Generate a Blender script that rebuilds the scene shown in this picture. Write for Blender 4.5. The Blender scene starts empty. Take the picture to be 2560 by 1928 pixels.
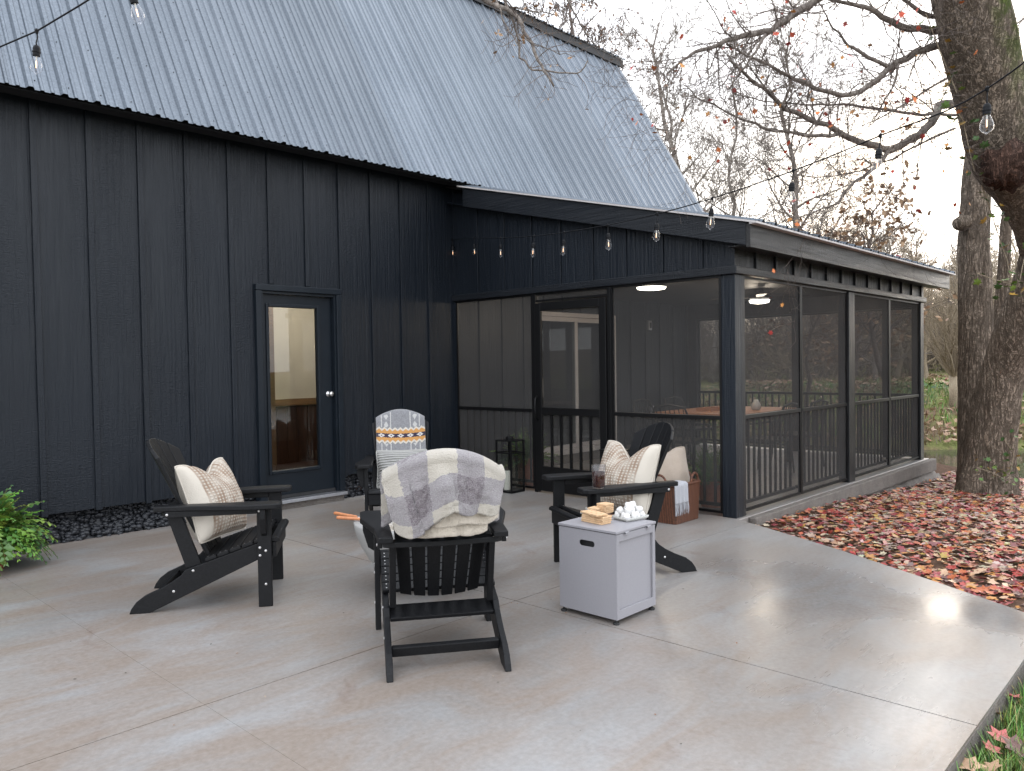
import bpy, bmesh, math, random
import numpy as np
from mathutils import Vector, Matrix, noise as mnoise

# ---------------------------------------------------------------- camera, world, light, exposure
SC = bpy.context.scene
COL = SC.collection
W0, H0 = 2560.0, 1928.0
CAM_F, CAM_YAW, CAM_PITCH, CAM_ROLL = 1951.8, 43.527, -1.516, -0.867
CAM = np.array([-6.395, -7.025, 1.404])

def cam_axes():
    y, p, r = (math.radians(a) for a in (CAM_YAW, CAM_PITCH, CAM_ROLL))
    f = np.array([math.cos(y)*math.cos(p), math.sin(y)*math.cos(p), math.sin(p)])
    rt = np.array([math.sin(y), -math.cos(y), 0.0])
    up = np.cross(rt, f)
    return f, rt*math.cos(r)+up*math.sin(r), up*math.cos(r)-rt*math.sin(r)
FW, RT, UP = cam_axes()
cd = bpy.data.cameras.new('camera')
cam = bpy.data.objects.new('camera', cd); COL.objects.link(cam)
cd.sensor_fit = 'HORIZONTAL'; cd.sensor_width = 36.0; cd.lens = CAM_F/W0*36.0
cd.clip_start = 0.05; cd.clip_end = 1500
M = Matrix.Identity(4)
for i in range(3):
    M[i][0], M[i][1], M[i][2], M[i][3] = RT[i], UP[i], -FW[i], CAM[i]
cam.matrix_world = M
SC.camera = cam

SUN_AZ, SUN_EL = 11.0, 14.0        # from +X towards +Y, low behind the trees on the right
world = bpy.data.worlds.new('World'); SC.world = world; world.use_nodes = True
wn = world.node_tree; wn.nodes.clear()
w_out = wn.nodes.new('ShaderNodeOutputWorld'); w_bg = wn.nodes.new('ShaderNodeBackground')
sky = wn.nodes.new('ShaderNodeTexSky'); sky.sky_type = 'NISHITA'; sky.sun_disc = False
sky.sun_elevation = math.radians(SUN_EL); sky.sun_rotation = math.radians(90-SUN_AZ)
sky.air_density = 1.0; sky.dust_density = 2.0
w_tc = wn.nodes.new('ShaderNodeTexCoord')
w_map = wn.nodes.new('ShaderNodeMapping'); w_map.inputs['Scale'].default_value = (1, 1, 3.0)
w_no = wn.nodes.new('ShaderNodeTexNoise'); w_no.inputs['Scale'].default_value = 2.2; w_no.inputs['Detail'].default_value = 6
w_ra = wn.nodes.new('ShaderNodeValToRGB')
w_ra.color_ramp.elements[0].position = 0.30; w_ra.color_ramp.elements[0].color = (0.60, 0.60, 0.60, 1)
w_ra.color_ramp.elements[1].position = 0.62; w_ra.color_ramp.elements[1].color = (0.92, 0.92, 0.92, 1)
w_mx = wn.nodes.new('ShaderNodeMix'); w_mx.data_type = 'RGBA'
w_mx.inputs['B'].default_value = (9.3, 9.6, 10.2, 1)       # pale high cloud over the sky
wn.links.new(w_tc.outputs['Generated'], w_map.inputs['Vector'])
wn.links.new(w_map.outputs['Vector'], w_no.inputs['Vector'])
wn.links.new(w_no.outputs['Fac'], w_ra.inputs['Fac'])
wn.links.new(w_ra.outputs['Color'], w_mx.inputs['Factor'])
wn.links.new(sky.outputs['Color'], w_mx.inputs['A'])
wn.links.new(w_mx.outputs['Result'], w_bg.inputs['Color'])
w_bg.inputs['Strength'].default_value = 0.125
wn.links.new(w_bg.outputs['Background'], w_out.inputs['Surface'])

sl = bpy.data.lights.new('sun', 'SUN'); sl.energy = 0.5; sl.angle = math.radians(38); sl.color = (1.0, 0.88, 0.74)
sun = bpy.data.objects.new('sun', sl); COL.objects.link(sun)
_d = Vector((math.cos(math.radians(SUN_EL))*math.cos(math.radians(SUN_AZ)), math.cos(math.radians(SUN_EL))*math.sin(math.radians(SUN_AZ)), math.sin(math.radians(SUN_EL))))
sun.rotation_euler = _d.to_track_quat('Z', 'Y').to_euler()
sun.location = (30, -10, 30)
SC.view_settings.view_transform = 'Standard'; SC.view_settings.look = 'None'
SC.view_settings.exposure = 1.28; SC.view_settings.gamma = 1.0
SC.render.engine = 'CYCLES'
SC.cycles.use_denoising = True
SC.cycles.max_bounces = 8; SC.cycles.transparent_max_bounces = 24
SC.cycles.sample_clamp_indirect = 6.0

# ---------------------------------------------------------------- pixel helpers (source pixels of the photograph)
DS = 2560.0/2212.0
def ray(px, py): return FW + RT*(px-W0/2)/CAM_F - UP*(py-H0/2)/CAM_F
def at(px, py, depth): return CAM + ray(px, py)*depth
def on_z(px, py, z=0.0):
    d = ray(px, py); return CAM + d*(z-CAM[2])/d[2]
def on_x(px, py, x):
    d = ray(px, py); return CAM + d*(x-CAM[0])/d[0]
def on_y(px, py, y):
    d = ray(px, py); return CAM + d*(y-CAM[1])/d[1]
R = random.Random(7)

# ---------------------------------------------------------------- object helpers
class MB:
    def __init__(s): s.v = []; s.f = []; s.uv = None; s.col = None
    def add(s, vs, fs):
        o = len(s.v); s.v.extend(tuple(float(c) for c in p) for p in vs); s.f.extend(tuple(i+o for i in f) for f in fs); return s
    def box(s, x0, x1, y0, y1, z0, z1):
        vs = [(x, y, z) for z in (z0, z1) for y in (y0, y1) for x in (x0, x1)]
        return s.add(vs, [(0, 2, 3, 1), (4, 5, 7, 6), (0, 1, 5, 4), (2, 6, 7, 3), (0, 4, 6, 2), (1, 3, 7, 5)])
    def prism(s, poly, fn):
        """poly: 2-D outline; fn(a, b, k) -> 3-D for k in 0,1"""
        n = len(poly); vs = [fn(a, b, 0) for a, b in poly]+[fn(a, b, 1) for a, b in poly]
        fs = [tuple(range(n-1, -1, -1)), tuple(range(n, 2*n))]+[(i, (i+1) % n, n+(i+1) % n, n+i) for i in range(n)]
        return s.add(vs, fs)
    def bar(s, p, q, w, h, up=(0, 0, 1)):
        p, q = Vector(p), Vector(q); d = (q-p).normalized(); u = Vector(up)
        if abs(d.dot(u)) > 0.98: u = Vector((1, 0, 0))
        a = d.cross(u).normalized()*w/2; b = a.cross(d).normalized()*h/2
        vs = [p-a-b, p+a-b, p+a+b, p-a+b, q-a-b, q+a-b, q+a+b, q-a+b]
        return s.add(vs, [(3, 2, 1, 0), (4, 5, 6, 7), (0, 1, 5, 4), (1, 2, 6, 5), (2, 3, 7, 6), (3, 0, 4, 7)])
    def tube(s, pts, rad, n=6, cap=True):
        pts = [Vector(p) for p in pts]; m = len(pts)
        if not hasattr(rad, '__len__'): rad = [rad]*m
        vs = []; a = None
        for i, p in enumerate(pts):
            d = (pts[min(i+1, m-1)]-pts[max(i-1, 0)])
            if d.length < 1e-9: d = Vector((0, 0, 1))
            d.normalize()
            if a is None:
                a = d.orthogonal().normalized()
            else:
                a = a-d*a.dot(d)
                if a.length < 1e-6: a = d.orthogonal()
                a.normalize()
            b = d.cross(a)
            for k in range(n):
                t = 2*math.pi*k/n; vs.append(p+(a*math.cos(t)+b*math.sin(t))*rad[i])
        fs = []
        for i in range(m-1):
            for k in range(n):
                fs.append((i*n+k, i*n+(k+1) % n, (i+1)*n+(k+1) % n, (i+1)*n+k))
        if cap:
            fs.append(tuple(range(n-1, -1, -1))); fs.append(tuple((m-1)*n+k for k in range(n)))
        return s.add(vs, fs)
    def lathe(s, prof, c=(0, 0, 0), n=24, cap=True):
        vs = []; fs = []; m = len(prof)
        for r, z in prof:
            for k in range(n):
                t = 2*math.pi*k/n; vs.append((c[0]+r*math.cos(t), c[1]+r*math.sin(t), c[2]+z))
        for i in range(m-1):
            for k in range(n): fs.append((i*n+k, i*n+(k+1) % n, (i+1)*n+(k+1) % n, (i+1)*n+k))
        if cap: fs.append(tuple(range(n-1, -1, -1))); fs.append(tuple((m-1)*n+k for k in range(n)))
        return s.add(vs, fs)
    def grid(s, fn, nu, nv, uv=True, closed=False):
        o = len(s.v); vs = [fn(i/nu, j/nv) for j in range(nv+1) for i in range(nu+1)]
        fs = [(j*(nu+1)+i, j*(nu+1)+i+1, (j+1)*(nu+1)+i+1, (j+1)*(nu+1)+i) for j in range(nv) for i in range(nu)]
        s.add(vs, fs)
        if uv:
            if s.uv is None: s.uv = {}
            for j in range(nv+1):
                for i in range(nu+1): s.uv[o+j*(nu+1)+i] = (i/nu, j/nv)
        return s
    def mesh(s, name):
        me = bpy.data.meshes.new(name); me.from_pydata(s.v, [], s.f)
        if s.uv:
            ul = me.uv_layers.new(name='UVMap')
            for l in me.loops: ul.data[l.index].uv = s.uv.get(l.vertex_index, (0, 0))
        if s.col:
            ca = me.color_attributes.new('tint', 'FLOAT_COLOR', 'POINT')
            flat = np.ones((len(s.v), 4), dtype=np.float32)
            flat[:, :3] = np.array(s.col, dtype=np.float32)
            ca.data.foreach_set('color', flat.ravel())
        me.update(); return me

def tag(o, label=None, cat=None, group=None, kind=None):
    if label: o['label'] = label
    if cat: o['category'] = cat
    if group: o['group'] = group
    if kind: o['kind'] = kind
    return o
def smooth(me, on=True):
    me.polygons.foreach_set('use_smooth', [on]*len(me.polygons))
def link(name, me, mat, parent=None, loc=None, sm=False, bevel=0.0, sub=0, solid=0.0):
    if mat is not None and not me.materials: me.materials.append(mat)
    if sm: smooth(me)
    o = bpy.data.objects.new(name, me); COL.objects.link(o)
    if parent is not None: o.parent = parent
    if loc is not None: o.location = loc
    if solid:
        m = o.modifiers.new('solid', 'SOLIDIFY'); m.thickness = solid; m.offset = 0
    if bevel:
        m = o.modifiers.new('bevel', 'BEVEL'); m.width = bevel; m.segments = 2; m.limit_method = 'ANGLE'; m.angle_limit = math.radians(40)
    if sub:
        m = o.modifiers.new('sub', 'SUBSURF'); m.levels = sub; m.render_levels = sub
    return o
def build(mb, name, mat, parent=None, loc=None, **k): return link(name, mb.mesh(name), mat, parent, loc, **k)
def empty(name, loc=(0, 0, 0), rz=0.0, label=None, cat=None, group=None):
    o = bpy.data.objects.new(name, None); COL.objects.link(o)
    o.location = loc; o.rotation_euler = (0, 0, rz); o.empty_display_size = 0.1
    return tag(o, label, cat, group)
def copy_tree(o, parent=None):
    c = o.copy(); COL.objects.link(c); c.parent = parent
    for ch in list(o.children): copy_tree(ch, c)
    return c

# ---------------------------------------------------------------- materials
class NT:
    def __init__(s, name):
        s.m = bpy.data.materials.new(name); s.m.use_nodes = True; s.t = s.m.node_tree; s.t.nodes.clear()
        s.out = s.t.nodes.new('ShaderNodeOutputMaterial')
        s.b = s.t.nodes.new('ShaderNodeBsdfPrincipled'); s.t.links.new(s.b.outputs[0], s.out.inputs[0])
    def n(s, typ, **k):
        nd = s.t.nodes.new('ShaderNode'+typ)
        for a, b in k.items():
            if a.startswith('i_'):
                key = a[2:].replace('_', ' '); key = int(key) if key.isdigit() else key
                s.set(nd.inputs[key], b)
            else: setattr(nd, a, b)
        return nd
    def set(s, sock, val):
        if isinstance(val, bpy.types.NodeSocket): s.t.links.new(val, sock)
        elif isinstance(val, bpy.types.Node): s.t.links.new(val.outputs[0], sock)
        else:
            if hasattr(sock.default_value, '__len__') and not hasattr(val, '__len__'): val = (val,)*len(sock.default_value)
            if hasattr(sock.default_value, '__len__') and len(sock.default_value) == 4 and len(val) == 3: val = tuple(val)+(1,)
            sock.default_value = val
    def p(s, **k):
        for a, b in k.items(): s.set(s.b.inputs[a.replace('_', ' ')], b)
        return s
    def co(s, out='Object', scale=(1, 1, 1), rot=(0, 0, 0)):
        tc = s.n('TexCoord'); mp = s.n('Mapping'); s.t.links.new(tc.outputs[out], mp.inputs[0])
        mp.inputs['Scale'].default_value = scale; mp.inputs['Rotation'].default_value = rot; return mp.outputs[0]
    def pos(s, scale=(1, 1, 1), rot=(0, 0, 0)):
        g = s.n('NewGeometry'); mp = s.n('Mapping'); s.t.links.new(g.outputs['Position'], mp.inputs[0])
        mp.inputs['Scale'].default_value = scale; mp.inputs['Rotation'].default_value = rot; return mp.outputs[0]
    def noise(s, vec, scale=5, detail=4, rough=0.55, dist=0.0):
        return s.n('TexNoise', i_Vector=vec, i_Scale=scale, i_Detail=detail, i_Roughness=rough, i_Distortion=dist).outputs['Fac']
    def ramp(s, fac, *stops, interp='LINEAR'):
        r = s.n('ValToRGB', i_Fac=fac); e = r.color_ramp.elements; r.color_ramp.interpolation = interp
        while len(e) < len(stops): e.new(0.5)
        for i, (p, c) in enumerate(stops):
            e[i].position = p
            if not hasattr(c, '__len__'): c = (c, c, c)
            e[i].color = tuple(c)+(1,) if len(c) == 3 else c
        return r.outputs['Color']
    def mix(s, f, a, b, blend='MIX'):
        m = s.n('Mix', data_type='RGBA', blend_type=blend)
        s.set(m.inputs['Factor'], f); s.set(m.inputs['A'], a); s.set(m.inputs['B'], b); return m.outputs['Result']
    def math(s, op, a, b=None, c=None, clamp=False):
        m = s.n('Math', operation=op, use_clamp=clamp); s.set(m.inputs[0], a)
        if b is not None: s.set(m.inputs[1], b)
        if c is not None: s.set(m.inputs[2], c)
        return m.outputs[0]
    def bump(s, h, strength=0.3, dist=0.01):
        b = s.n('Bump', i_Height=h, i_Strength=strength, i_Distance=dist); s.t.links.new(b.outputs[0], s.b.inputs['Normal']); return s

MT = {}
def mat_simple(name, col, rough=0.5, metal=0.0, nscale=40, var=0.12, bump=0.0, spec=0.5, **k):
    t = NT(name); v = t.noise(t.co(), nscale, 3)
    c1 = tuple(c*(1-var) for c in col); c2 = tuple(min(1, c*(1+var)) for c in col)
    t.p(Base_Color=t.ramp(v, (0.3, c1), (0.7, c2)), Roughness=rough, Metallic=metal); t.b.inputs['Specular IOR Level'].default_value = spec
    if bump: t.bump(v, bump, 0.004)
    for a, b in k.items(): t.set(t.b.inputs[a.replace('_', ' ')], b)
    MT[name] = t.m; return t.m

def mat_siding(name, col, grain_axis=2, rough=0.36):
    """rough-sawn painted wood: long grain with small cross ripples"""
    t = NT(name)
    sc = [34.0, 34.0, 34.0]; sc[grain_axis] = 1.5
    long_ = t.noise(t.pos(tuple(sc)), 1.0, 5, 0.6, 0.6)
    rp = [22.0, 22.0, 22.0]; rp[grain_axis] = 105.0
    rip = t.noise(t.pos(tuple(rp)), 1.0, 3, 0.6, 0.4)
    msk = t.ramp(t.noise(t.pos((2.2, 2.2, 0.9)), 1.0, 3), (0.38, 0.15), (0.66, 1.0))
    gloss_fleck = t.ramp(t.noise(t.pos((140, 140, 140)), 1.0, 2), (0.70, 0.0), (0.80, 1.0))
    big = t.noise(t.pos((0.9, 0.9, 0.5)), 1.0, 3)
    base = t.ramp(big, (0.3, tuple(c*0.86 for c in col)), (0.7, tuple(c*1.14 for c in col)))
    base = t.mix(t.math('MULTIPLY', gloss_fleck, 0.16), base, (0.16, 0.17, 0.18))  # glints of gloss painted into the colour as pale flecks
    h = t.math('ADD', t.math('MULTIPLY', long_, 1.0), t.math('MULTIPLY', t.math('MULTIPLY', rip, msk), 0.7))
    t.p(Base_Color=base, Roughness=t.ramp(long_, (0.3, rough-0.07), (0.7, rough+0.12)))
    t.b.inputs['Specular IOR Level'].default_value = 0.30
    t.bump(h, 1.0, 0.0075); MT[name] = t.m; return t.m
mat_siding('siding', (0.0078, 0.0110, 0.0162))
mat_siding('siding_lit', (0.0125, 0.0130, 0.0145), 2)  # same siding toned warmer: light on the long side put into the colour
mat_siding('fascia_y', (0.011, 0.013, 0.0165), 1)
mat_siding('fascia_x_lit', (0.024, 0.0235, 0.0235), 0)  # paler copy of the front fascia, its side light painted in
mat_simple('door_paint', (0.0085, 0.0125, 0.0178), 0.38, nscale=8, var=0.10, spec=0.25)
mat_simple('black_metal', (0.004, 0.004, 0.0045), 0.45, nscale=30, spec=0.3)
mat_simple('black_satin', (0.004, 0.004, 0.0045), 0.4, nscale=30, spec=0.3)
mat_simple('poly_black', (0.0065, 0.0068, 0.0078), 0.48, nscale=90, var=0.35, bump=0.14, spec=0.24)
mat_simple('steel', (0.62, 0.61, 0.60), 0.28, 1.0, var=0.05)
mat_simple('aluminium', (0.50, 0.51, 0.54), 0.4, 0.9, var=0.08)
mat_simple('vinyl_white', (0.52, 0.49, 0.48), 0.45, var=0.04)
mat_simple('beige_wall', (0.50, 0.46, 0.385), 0.8, nscale=3, var=0.03)
mat_simple('terracotta', (0.36, 0.13, 0.07), 0.8, var=0.2, bump=0.2)
mat_simple('table_grey', (0.275, 0.268, 0.287), 0.45, nscale=120, var=0.03, bump=0.03)
mat_simple('rubber', (0.02, 0.02, 0.021), 0.7)
mat_simple('candle', (0.62, 0.60, 0.54), 0.5, var=0.03)
mat_simple('bowl_concrete', (0.30, 0.297, 0.288), 0.7, nscale=9, var=0.10, bump=0.15)
mat_simple('handle_wood', (0.48, 0.19, 0.08), 0.5, nscale=30, var=0.2)
mat_simple('cracker', (0.60, 0.40, 0.23), 0.85, nscale=60, var=0.14, bump=0.3)
mat_simple('chocolate', (0.055, 0.022, 0.014), 0.4, var=0.1)
mat_simple('marshmallow', (0.66, 0.65, 0.635), 0.75, var=0.02)
mat_simple('ceramic', (0.48, 0.48, 0.45), 0.3, var=0.03)
mat_simple('cola', (0.035, 0.006, 0.004), 0.1, var=0.1)
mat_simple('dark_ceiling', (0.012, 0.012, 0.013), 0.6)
mat_simple('dark_rattan', (0.02, 0.019, 0.018), 0.6)
mat_simple('cord_black', (0.004, 0.0045, 0.006), 0.55, spec=0.2)

def glass_mat(name, tint=(1, 1, 1), base_reflect=0.04, rough=0.0):
    t = NT(name); t.t.nodes.remove(t.b)
    lw = t.n('LayerWeight', i_Blend=0.5)          # facing is the same on both sides of a thin pane
    fr = t.n('Math', operation='MULTIPLY_ADD', i_0=t.math('POWER', lw.outputs['Facing'], 4.0), i_1=0.90, i_2=base_reflect)
    tr = t.n('BsdfTransparent', i_Color=tint); gl = t.n('BsdfGlossy', i_Roughness=rough)
    mx = t.n('MixShader'); t.t.links.new(fr.outputs[0], mx.inputs[0]); t.t.links.new(tr.outputs[0], mx.inputs[1]); t.t.links.new(gl.outputs[0], mx.inputs[2])
    t.t.links.new(mx.outputs[0], t.out.inputs[0]); MT[name] = t.m; return t.m
glass_mat('pane_glass', (0.93, 0.94, 0.93), 0.035); glass_mat('slider_glass', (0.60, 0.63, 0.60)); glass_mat('bulb_glass', (0.97, 0.97, 0.98)); glass_mat('cup_glass', (0.95, 0.95, 0.96))

def screen_mat():
    t = NT('insect_screen'); t.t.nodes.remove(t.b)
    v = t.noise(t.pos((3, 3, 3)), 1.0, 2)
    df = t.n('BsdfDiffuse', i_Color=t.ramp(v, (0.3, (0.074, 0.071, 0.069)), (0.7, (0.088, 0.085, 0.083))))
    tr = t.n('BsdfTransparent'); mx = t.n('MixShader', i_0=0.31)
    t.t.links.new(tr.outputs[0], mx.inputs[1]); t.t.links.new(df.outputs[0], mx.inputs[2]); t.t.links.new(mx.outputs[0], t.out.inputs[0])
    MT['screen'] = t.m
screen_mat()

def emis(name, col, st):
    t = NT(name); t.p(Base_Color=(0.8, 0.8, 0.8), Emission_Color=col, Emission_Strength=st); MT[name] = t.m
emis('led', (1.0, 0.93, 0.80), 6.0); emis('filament', (1.0, 0.45, 0.10), 0.9)

def concrete():
    t = NT('patio_concrete')
    P = t.pos()
    big = t.noise(t.pos((0.55, 0.8, 1)), 1.0, 5, 0.6, 0.5)
    st1 = t.noise(t.pos((1.1, 2.6, 1), (0, 0, 0.5)), 1.0, 6, 0.65, 0.8)
    st2 = t.noise(t.pos((5, 2.0, 1), (0, 0, -0.3)), 1.0, 6, 0.68, 0.7)
    fine = t.noise(P, 38, 5, 0.65); grit = t.noise(P, 260, 2, 0.5)
    trow = t.noise(t.pos((2.2, 14, 1), (0, 0, 0.45)), 1.0, 4, 0.6, 0.5)
    c = t.ramp(big, (0.28, (0.190, 0.176, 0.162)), (0.5, (0.258, 0.252, 0.246)), (0.72, (0.315, 0.313, 0.313)))
    brown = t.ramp(st1, (0.35, 0.0), (0.60, 0.85))
    sp = t.n('SeparateXYZ', i_0=t.n('NewGeometry').outputs['Position'])
    # the slab gets browner towards the house and the left
    near = t.math('MULTIPLY_ADD', sp.outputs['Y'], 0.20, 1.05, clamp=True)
    far_x = t.math('MULTIPLY_ADD', sp.outputs['X'], -0.22, 0.10, clamp=True)
    br = t.math('MULTIPLY', brown, t.math('ADD', 0.40, t.math('MULTIPLY', t.math('MAXIMUM', near, far_x), 0.60)))
    c = t.mix(br, c, (0.230, 0.172, 0.128))
    rust = t.ramp(st2, (0.60, 0.0), (0.72, 0.6))
    c = t.mix(t.math('MULTIPLY', rust, 0.8), c, (0.165, 0.100, 0.068))
    light = t.ramp(t.noise(t.pos((0.9, 3.2, 1), (0, 0, 0.6)), 1.0, 5, 0.6, 0.6), (0.60, 0.0), (0.76, 0.45))
    c = t.mix(light, c, (0.42, 0.41, 0.395))
    c = t.mix(0.22, c, t.ramp(fine, (0.3, 0.12), (0.7, 0.42)))
    c = t.mix(t.math('MULTIPLY', t.ramp(grit, (0.62, 0.0), (0.74, 1.0)), 0.30), c, (0.10, 0.085, 0.07))
    dots = t.ramp(t.n('TexVoronoi', i_Vector=P, i_Scale=7.0).outputs['Distance'], (0.0, 1.0), (0.045, 0.0))
    c = t.mix(t.math('MULTIPLY', dots, 0.45), c, (0.12, 0.09, 0.07))
    wet = t.noise(t.pos((0.75, 0.55, 1)), 1.0, 2, 0.45, 0.3)
    wx = t.math('MULTIPLY', t.math('MULTIPLY_ADD', sp.outputs['Y'], -0.36, -1.30, clamp=True), t.math('MULTIPLY_ADD', sp.outputs['X'], 0.34, 1.45, clamp=True))
    wetf = t.math('MULTIPLY', t.ramp(wet, (0.36, 0.0), (0.64, 1.0)), t.math('MULTIPLY', wx, 1.9, clamp=True), clamp=True)
    c = t.mix(t.math('MULTIPLY', wetf, 0.85), c, t.mix(1.0, c, (0.60, 0.60, 0.61), 'MULTIPLY'))
    rg = t.ramp(t.math('ADD', t.math('MULTIPLY', big, 0.6), t.math('MULTIPLY', trow, 0.4)), (0.3, 0.28), (0.7, 0.46))
    r = t.mix(t.math('MULTIPLY', wetf, 0.9), rg, (0.11, 0.11, 0.11))
    t.p(Base_Color=c, Roughness=r); t.b.inputs['Specular IOR Level'].default_value = 0.5
    h = t.math('ADD', t.math('MULTIPLY', trow, 0.5), t.math('ADD', t.math('MULTIPLY', fine, 0.25), t.math('MULTIPLY', grit, 0.12)))
    t.bump(t.math('MULTIPLY', h, t.math('SUBTRACT', 1.0, t.math('MULTIPLY', wetf, 0.75))), 0.22, 0.006); MT['concrete'] = t.m
concrete()
def concrete_edge():
    t = NT('rough_concrete'); P = t.pos()
    a = t.noise(P, 6, 6, 0.7); b = t.noise(P, 60, 4, 0.7)
    t.p(Base_Color=t.mix(0.35, t.ramp(a, (0.3, (0.085, 0.064, 0.047)), (0.7, (0.20, 0.165, 0.135))), t.ramp(b, (0.3, 0.07), (0.7, 0.28))), Roughness=0.85)
    t.bump(t.math('ADD', a, b), 0.6, 0.02); MT['rough_concrete'] = t.m
    t = NT('joint_dark'); t.p(Base_Color=t.ramp(t.noise(t.pos(), 12), (0.3, (0.05, 0.042, 0.036)), (0.7, (0.10, 0.085, 0.075))), Roughness=0.9); MT['joint'] = t.m
concrete_edge()
def roof_metal():
    t = NT('galvanised_roof')
    spang = t.noise(t.pos((55, 55, 55)), 1.0, 4, 0.7); big = t.noise(t.pos((1.2, 0.5, 0.5)), 1.0, 4); streak = t.noise(t.pos((9, 0.7, 0.7)), 1.0, 4)
    c = t.mix(0.5, t.ramp(spang, (0.35, (0.085, 0.100, 0.120)), (0.65, (0.215, 0.245, 0.28))), t.ramp(big, (0.3, (0.105, 0.125, 0.15)), (0.7, (0.175, 0.20, 0.23))))
    c = t.mix(t.ramp(streak, (0.55, 0.0), (0.75, 0.35)), c, (0.28, 0.305, 0.34))
    c = t.mix(t.ramp(t.noise(t.pos((6, 1.3, 1.3)), 1.0, 5, 0.7), (0.66, 0.0), (0.76, 0.6)), c, (0.06, 0.065, 0.075))
    rnd = t.n('ObjectInfo').outputs['Random']; c = t.mix(1.0, c, t.ramp(rnd, (0.0, 0.86), (1.0, 1.14)), 'MULTIPLY')
    t.p(Base_Color=c, Metallic=0.75, Roughness=t.ramp(spang, (0.3, 0.30), (0.7, 0.44))); t.bump(spang, 0.12, 0.002); MT['roof'] = t.m
roof_metal()
def stones():
    t = NT('black_stone'); P = t.pos(); a = t.noise(P, 30, 4)
    t.p(Base_Color=t.ramp(a, (0.3, (0.008, 0.009, 0.012)), (0.7, (0.030, 0.033, 0.040))), Roughness=t.ramp(a, (0.3, 0.3), (0.7, 0.55))); t.bump(a, 0.3, 0.01); MT['black_stone'] = t.m
    t = NT('pale_stone'); a = t.noise(t.co(), 30, 4)
    t.p(Base_Color=t.ramp(a, (0.35, (0.30, 0.26, 0.21)), (0.7, (0.60, 0.57, 0.52))), Roughness=0.9); t.bump(a, 0.5, 0.01); MT['pale_stone'] = t.m
stones()
def woods():
    for nm, c1, c2, gs in (('table_wood', (0.34, 0.15, 0.078), (0.44, 0.215, 0.115), (2, 30, 30)), ('wainscot', (0.016, 0.006, 0.003), (0.050, 0.019, 0.009), (30, 30, 2)), ('trim_wood', (0.12, 0.066, 0.026), (0.19, 0.105, 0.042), (3, 30, 30))):
        t = NT(nm); g = t.noise(t.pos(gs), 1.0, 5, 0.6, 0.8)
        t.p(Base_Color=t.ramp(g, (0.3, c1), (0.7, c2)), Roughness=0.5); t.bump(g, 0.15, 0.003); MT[nm] = t.m
woods()
def wicker():
    t = NT('wicker'); sp = t.n('SeparateXYZ', i_0=t.co())
    ver = t.math('SINE', t.math('MULTIPLY', t.math('ADD', sp.outputs['X'], sp.outputs['Y']), 260.0)); v = t.noise(t.co(), 60, 3)
    c = t.mix(0.5, t.ramp(v, (0.3, (0.055, 0.018, 0.008)), (0.7, (0.17, 0.062, 0.028))), t.ramp(ver, (0.2, (0.035, 0.011, 0.005)), (0.8, (0.19, 0.068, 0.03))))
    t.p(Base_Color=c, Roughness=0.55); t.bump(ver, 0.5, 0.004); MT['wicker'] = t.m
wicker()
def bark(name, c1, c2, vs=(9, 9, 2.0), moss=False, strength=0.9, dist=0.04):
    t = NT(name); P = t.pos(vs)
    a = t.noise(P, 2.0, 6, 0.65, 0.8)
    rid = t.math('ABSOLUTE', t.math('SUBTRACT', t.noise(t.pos((vs[0]*1.5, vs[1]*1.5, vs[2]*0.75)), 2.0, 5, 0.6, 0.9), 0.5))
    cross = t.math('ABSOLUTE', t.math('SUBTRACT', t.noise(t.pos((vs[0]*0.8, vs[1]*0.8, vs[2]*5)), 1.6, 3, 0.6, 0.6), 0.5))
    crack = t.math('MINIMUM', t.ramp(rid, (0.0, 0.0), (0.065, 1.0)), t.ramp(cross, (0.0, 0.35), (0.05, 1.0)))
    h = t.math('ADD', t.math('MULTIPLY', crack, 0.7), t.math('MULTIPLY', a, 0.6))
    c = t.mix(t.math('MULTIPLY', t.math('SUBTRACT', 1.0, crack), 0.7), t.ramp(a, (0.3, c1), (0.7, c2)), tuple(x*0.35 for x in c1))
    c = t.mix(t.ramp(t.noise(t.pos((1.5, 1.5, 1.0)), 1.0, 4), (0.58, 0.0), (0.75, 0.35)), c, tuple(min(1, x*1.7) for x in c2))
    if moss:
        sp = t.n('SeparateXYZ', i_0=t.n('NewGeometry').outputs['Position'])
        up = t.math('MULTIPLY_ADD', sp.outputs['Z'], 0.55, -1.75, clamp=True)
        nm = t.n('NewGeometry').outputs['Normal']; dn = t.n('VectorMath', operation='DOT_PRODUCT', i_0=nm, i_1=(0.25, -0.93, 0.30)).outputs['Value']
        m = t.math('MULTIPLY', t.math('MULTIPLY', up, t.math('MULTIPLY_ADD', dn, 1.8, -0.35, clamp=True)), t.ramp(t.noise(t.pos(), 7, 5, 0.7), (0.38, 0.0), (0.55, 1.0)))
        c = t.mix(m, c, (0.075, 0.12, 0.010))
    t.p(Base_Color=c, Roughness=0.92); t.b.inputs['Specular IOR Level'].default_value = 0.2; t.bump(h, strength, dist); MT[name] = t.m
bark('bark_big', (0.165, 0.125, 0.092), (0.37, 0.30, 0.235), moss=True)
bark('bark_dark', (0.055, 0.030, 0.022), (0.15, 0.085, 0.062), (10, 10, 2.4))
bark('bark_pale', (0.20, 0.17, 0.145), (0.46, 0.42, 0.38), (3, 3, 1.2), strength=0.3, dist=0.01)
bark('bark_twig', (0.11, 0.086, 0.074), (0.24, 0.20, 0.175), (20, 20, 8), strength=0.3, dist=0.005)
bark('bark_grey', (0.15, 0.125, 0.108), (0.32, 0.28, 0.245), (5, 5, 2), strength=0.4, dist=0.01)
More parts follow.
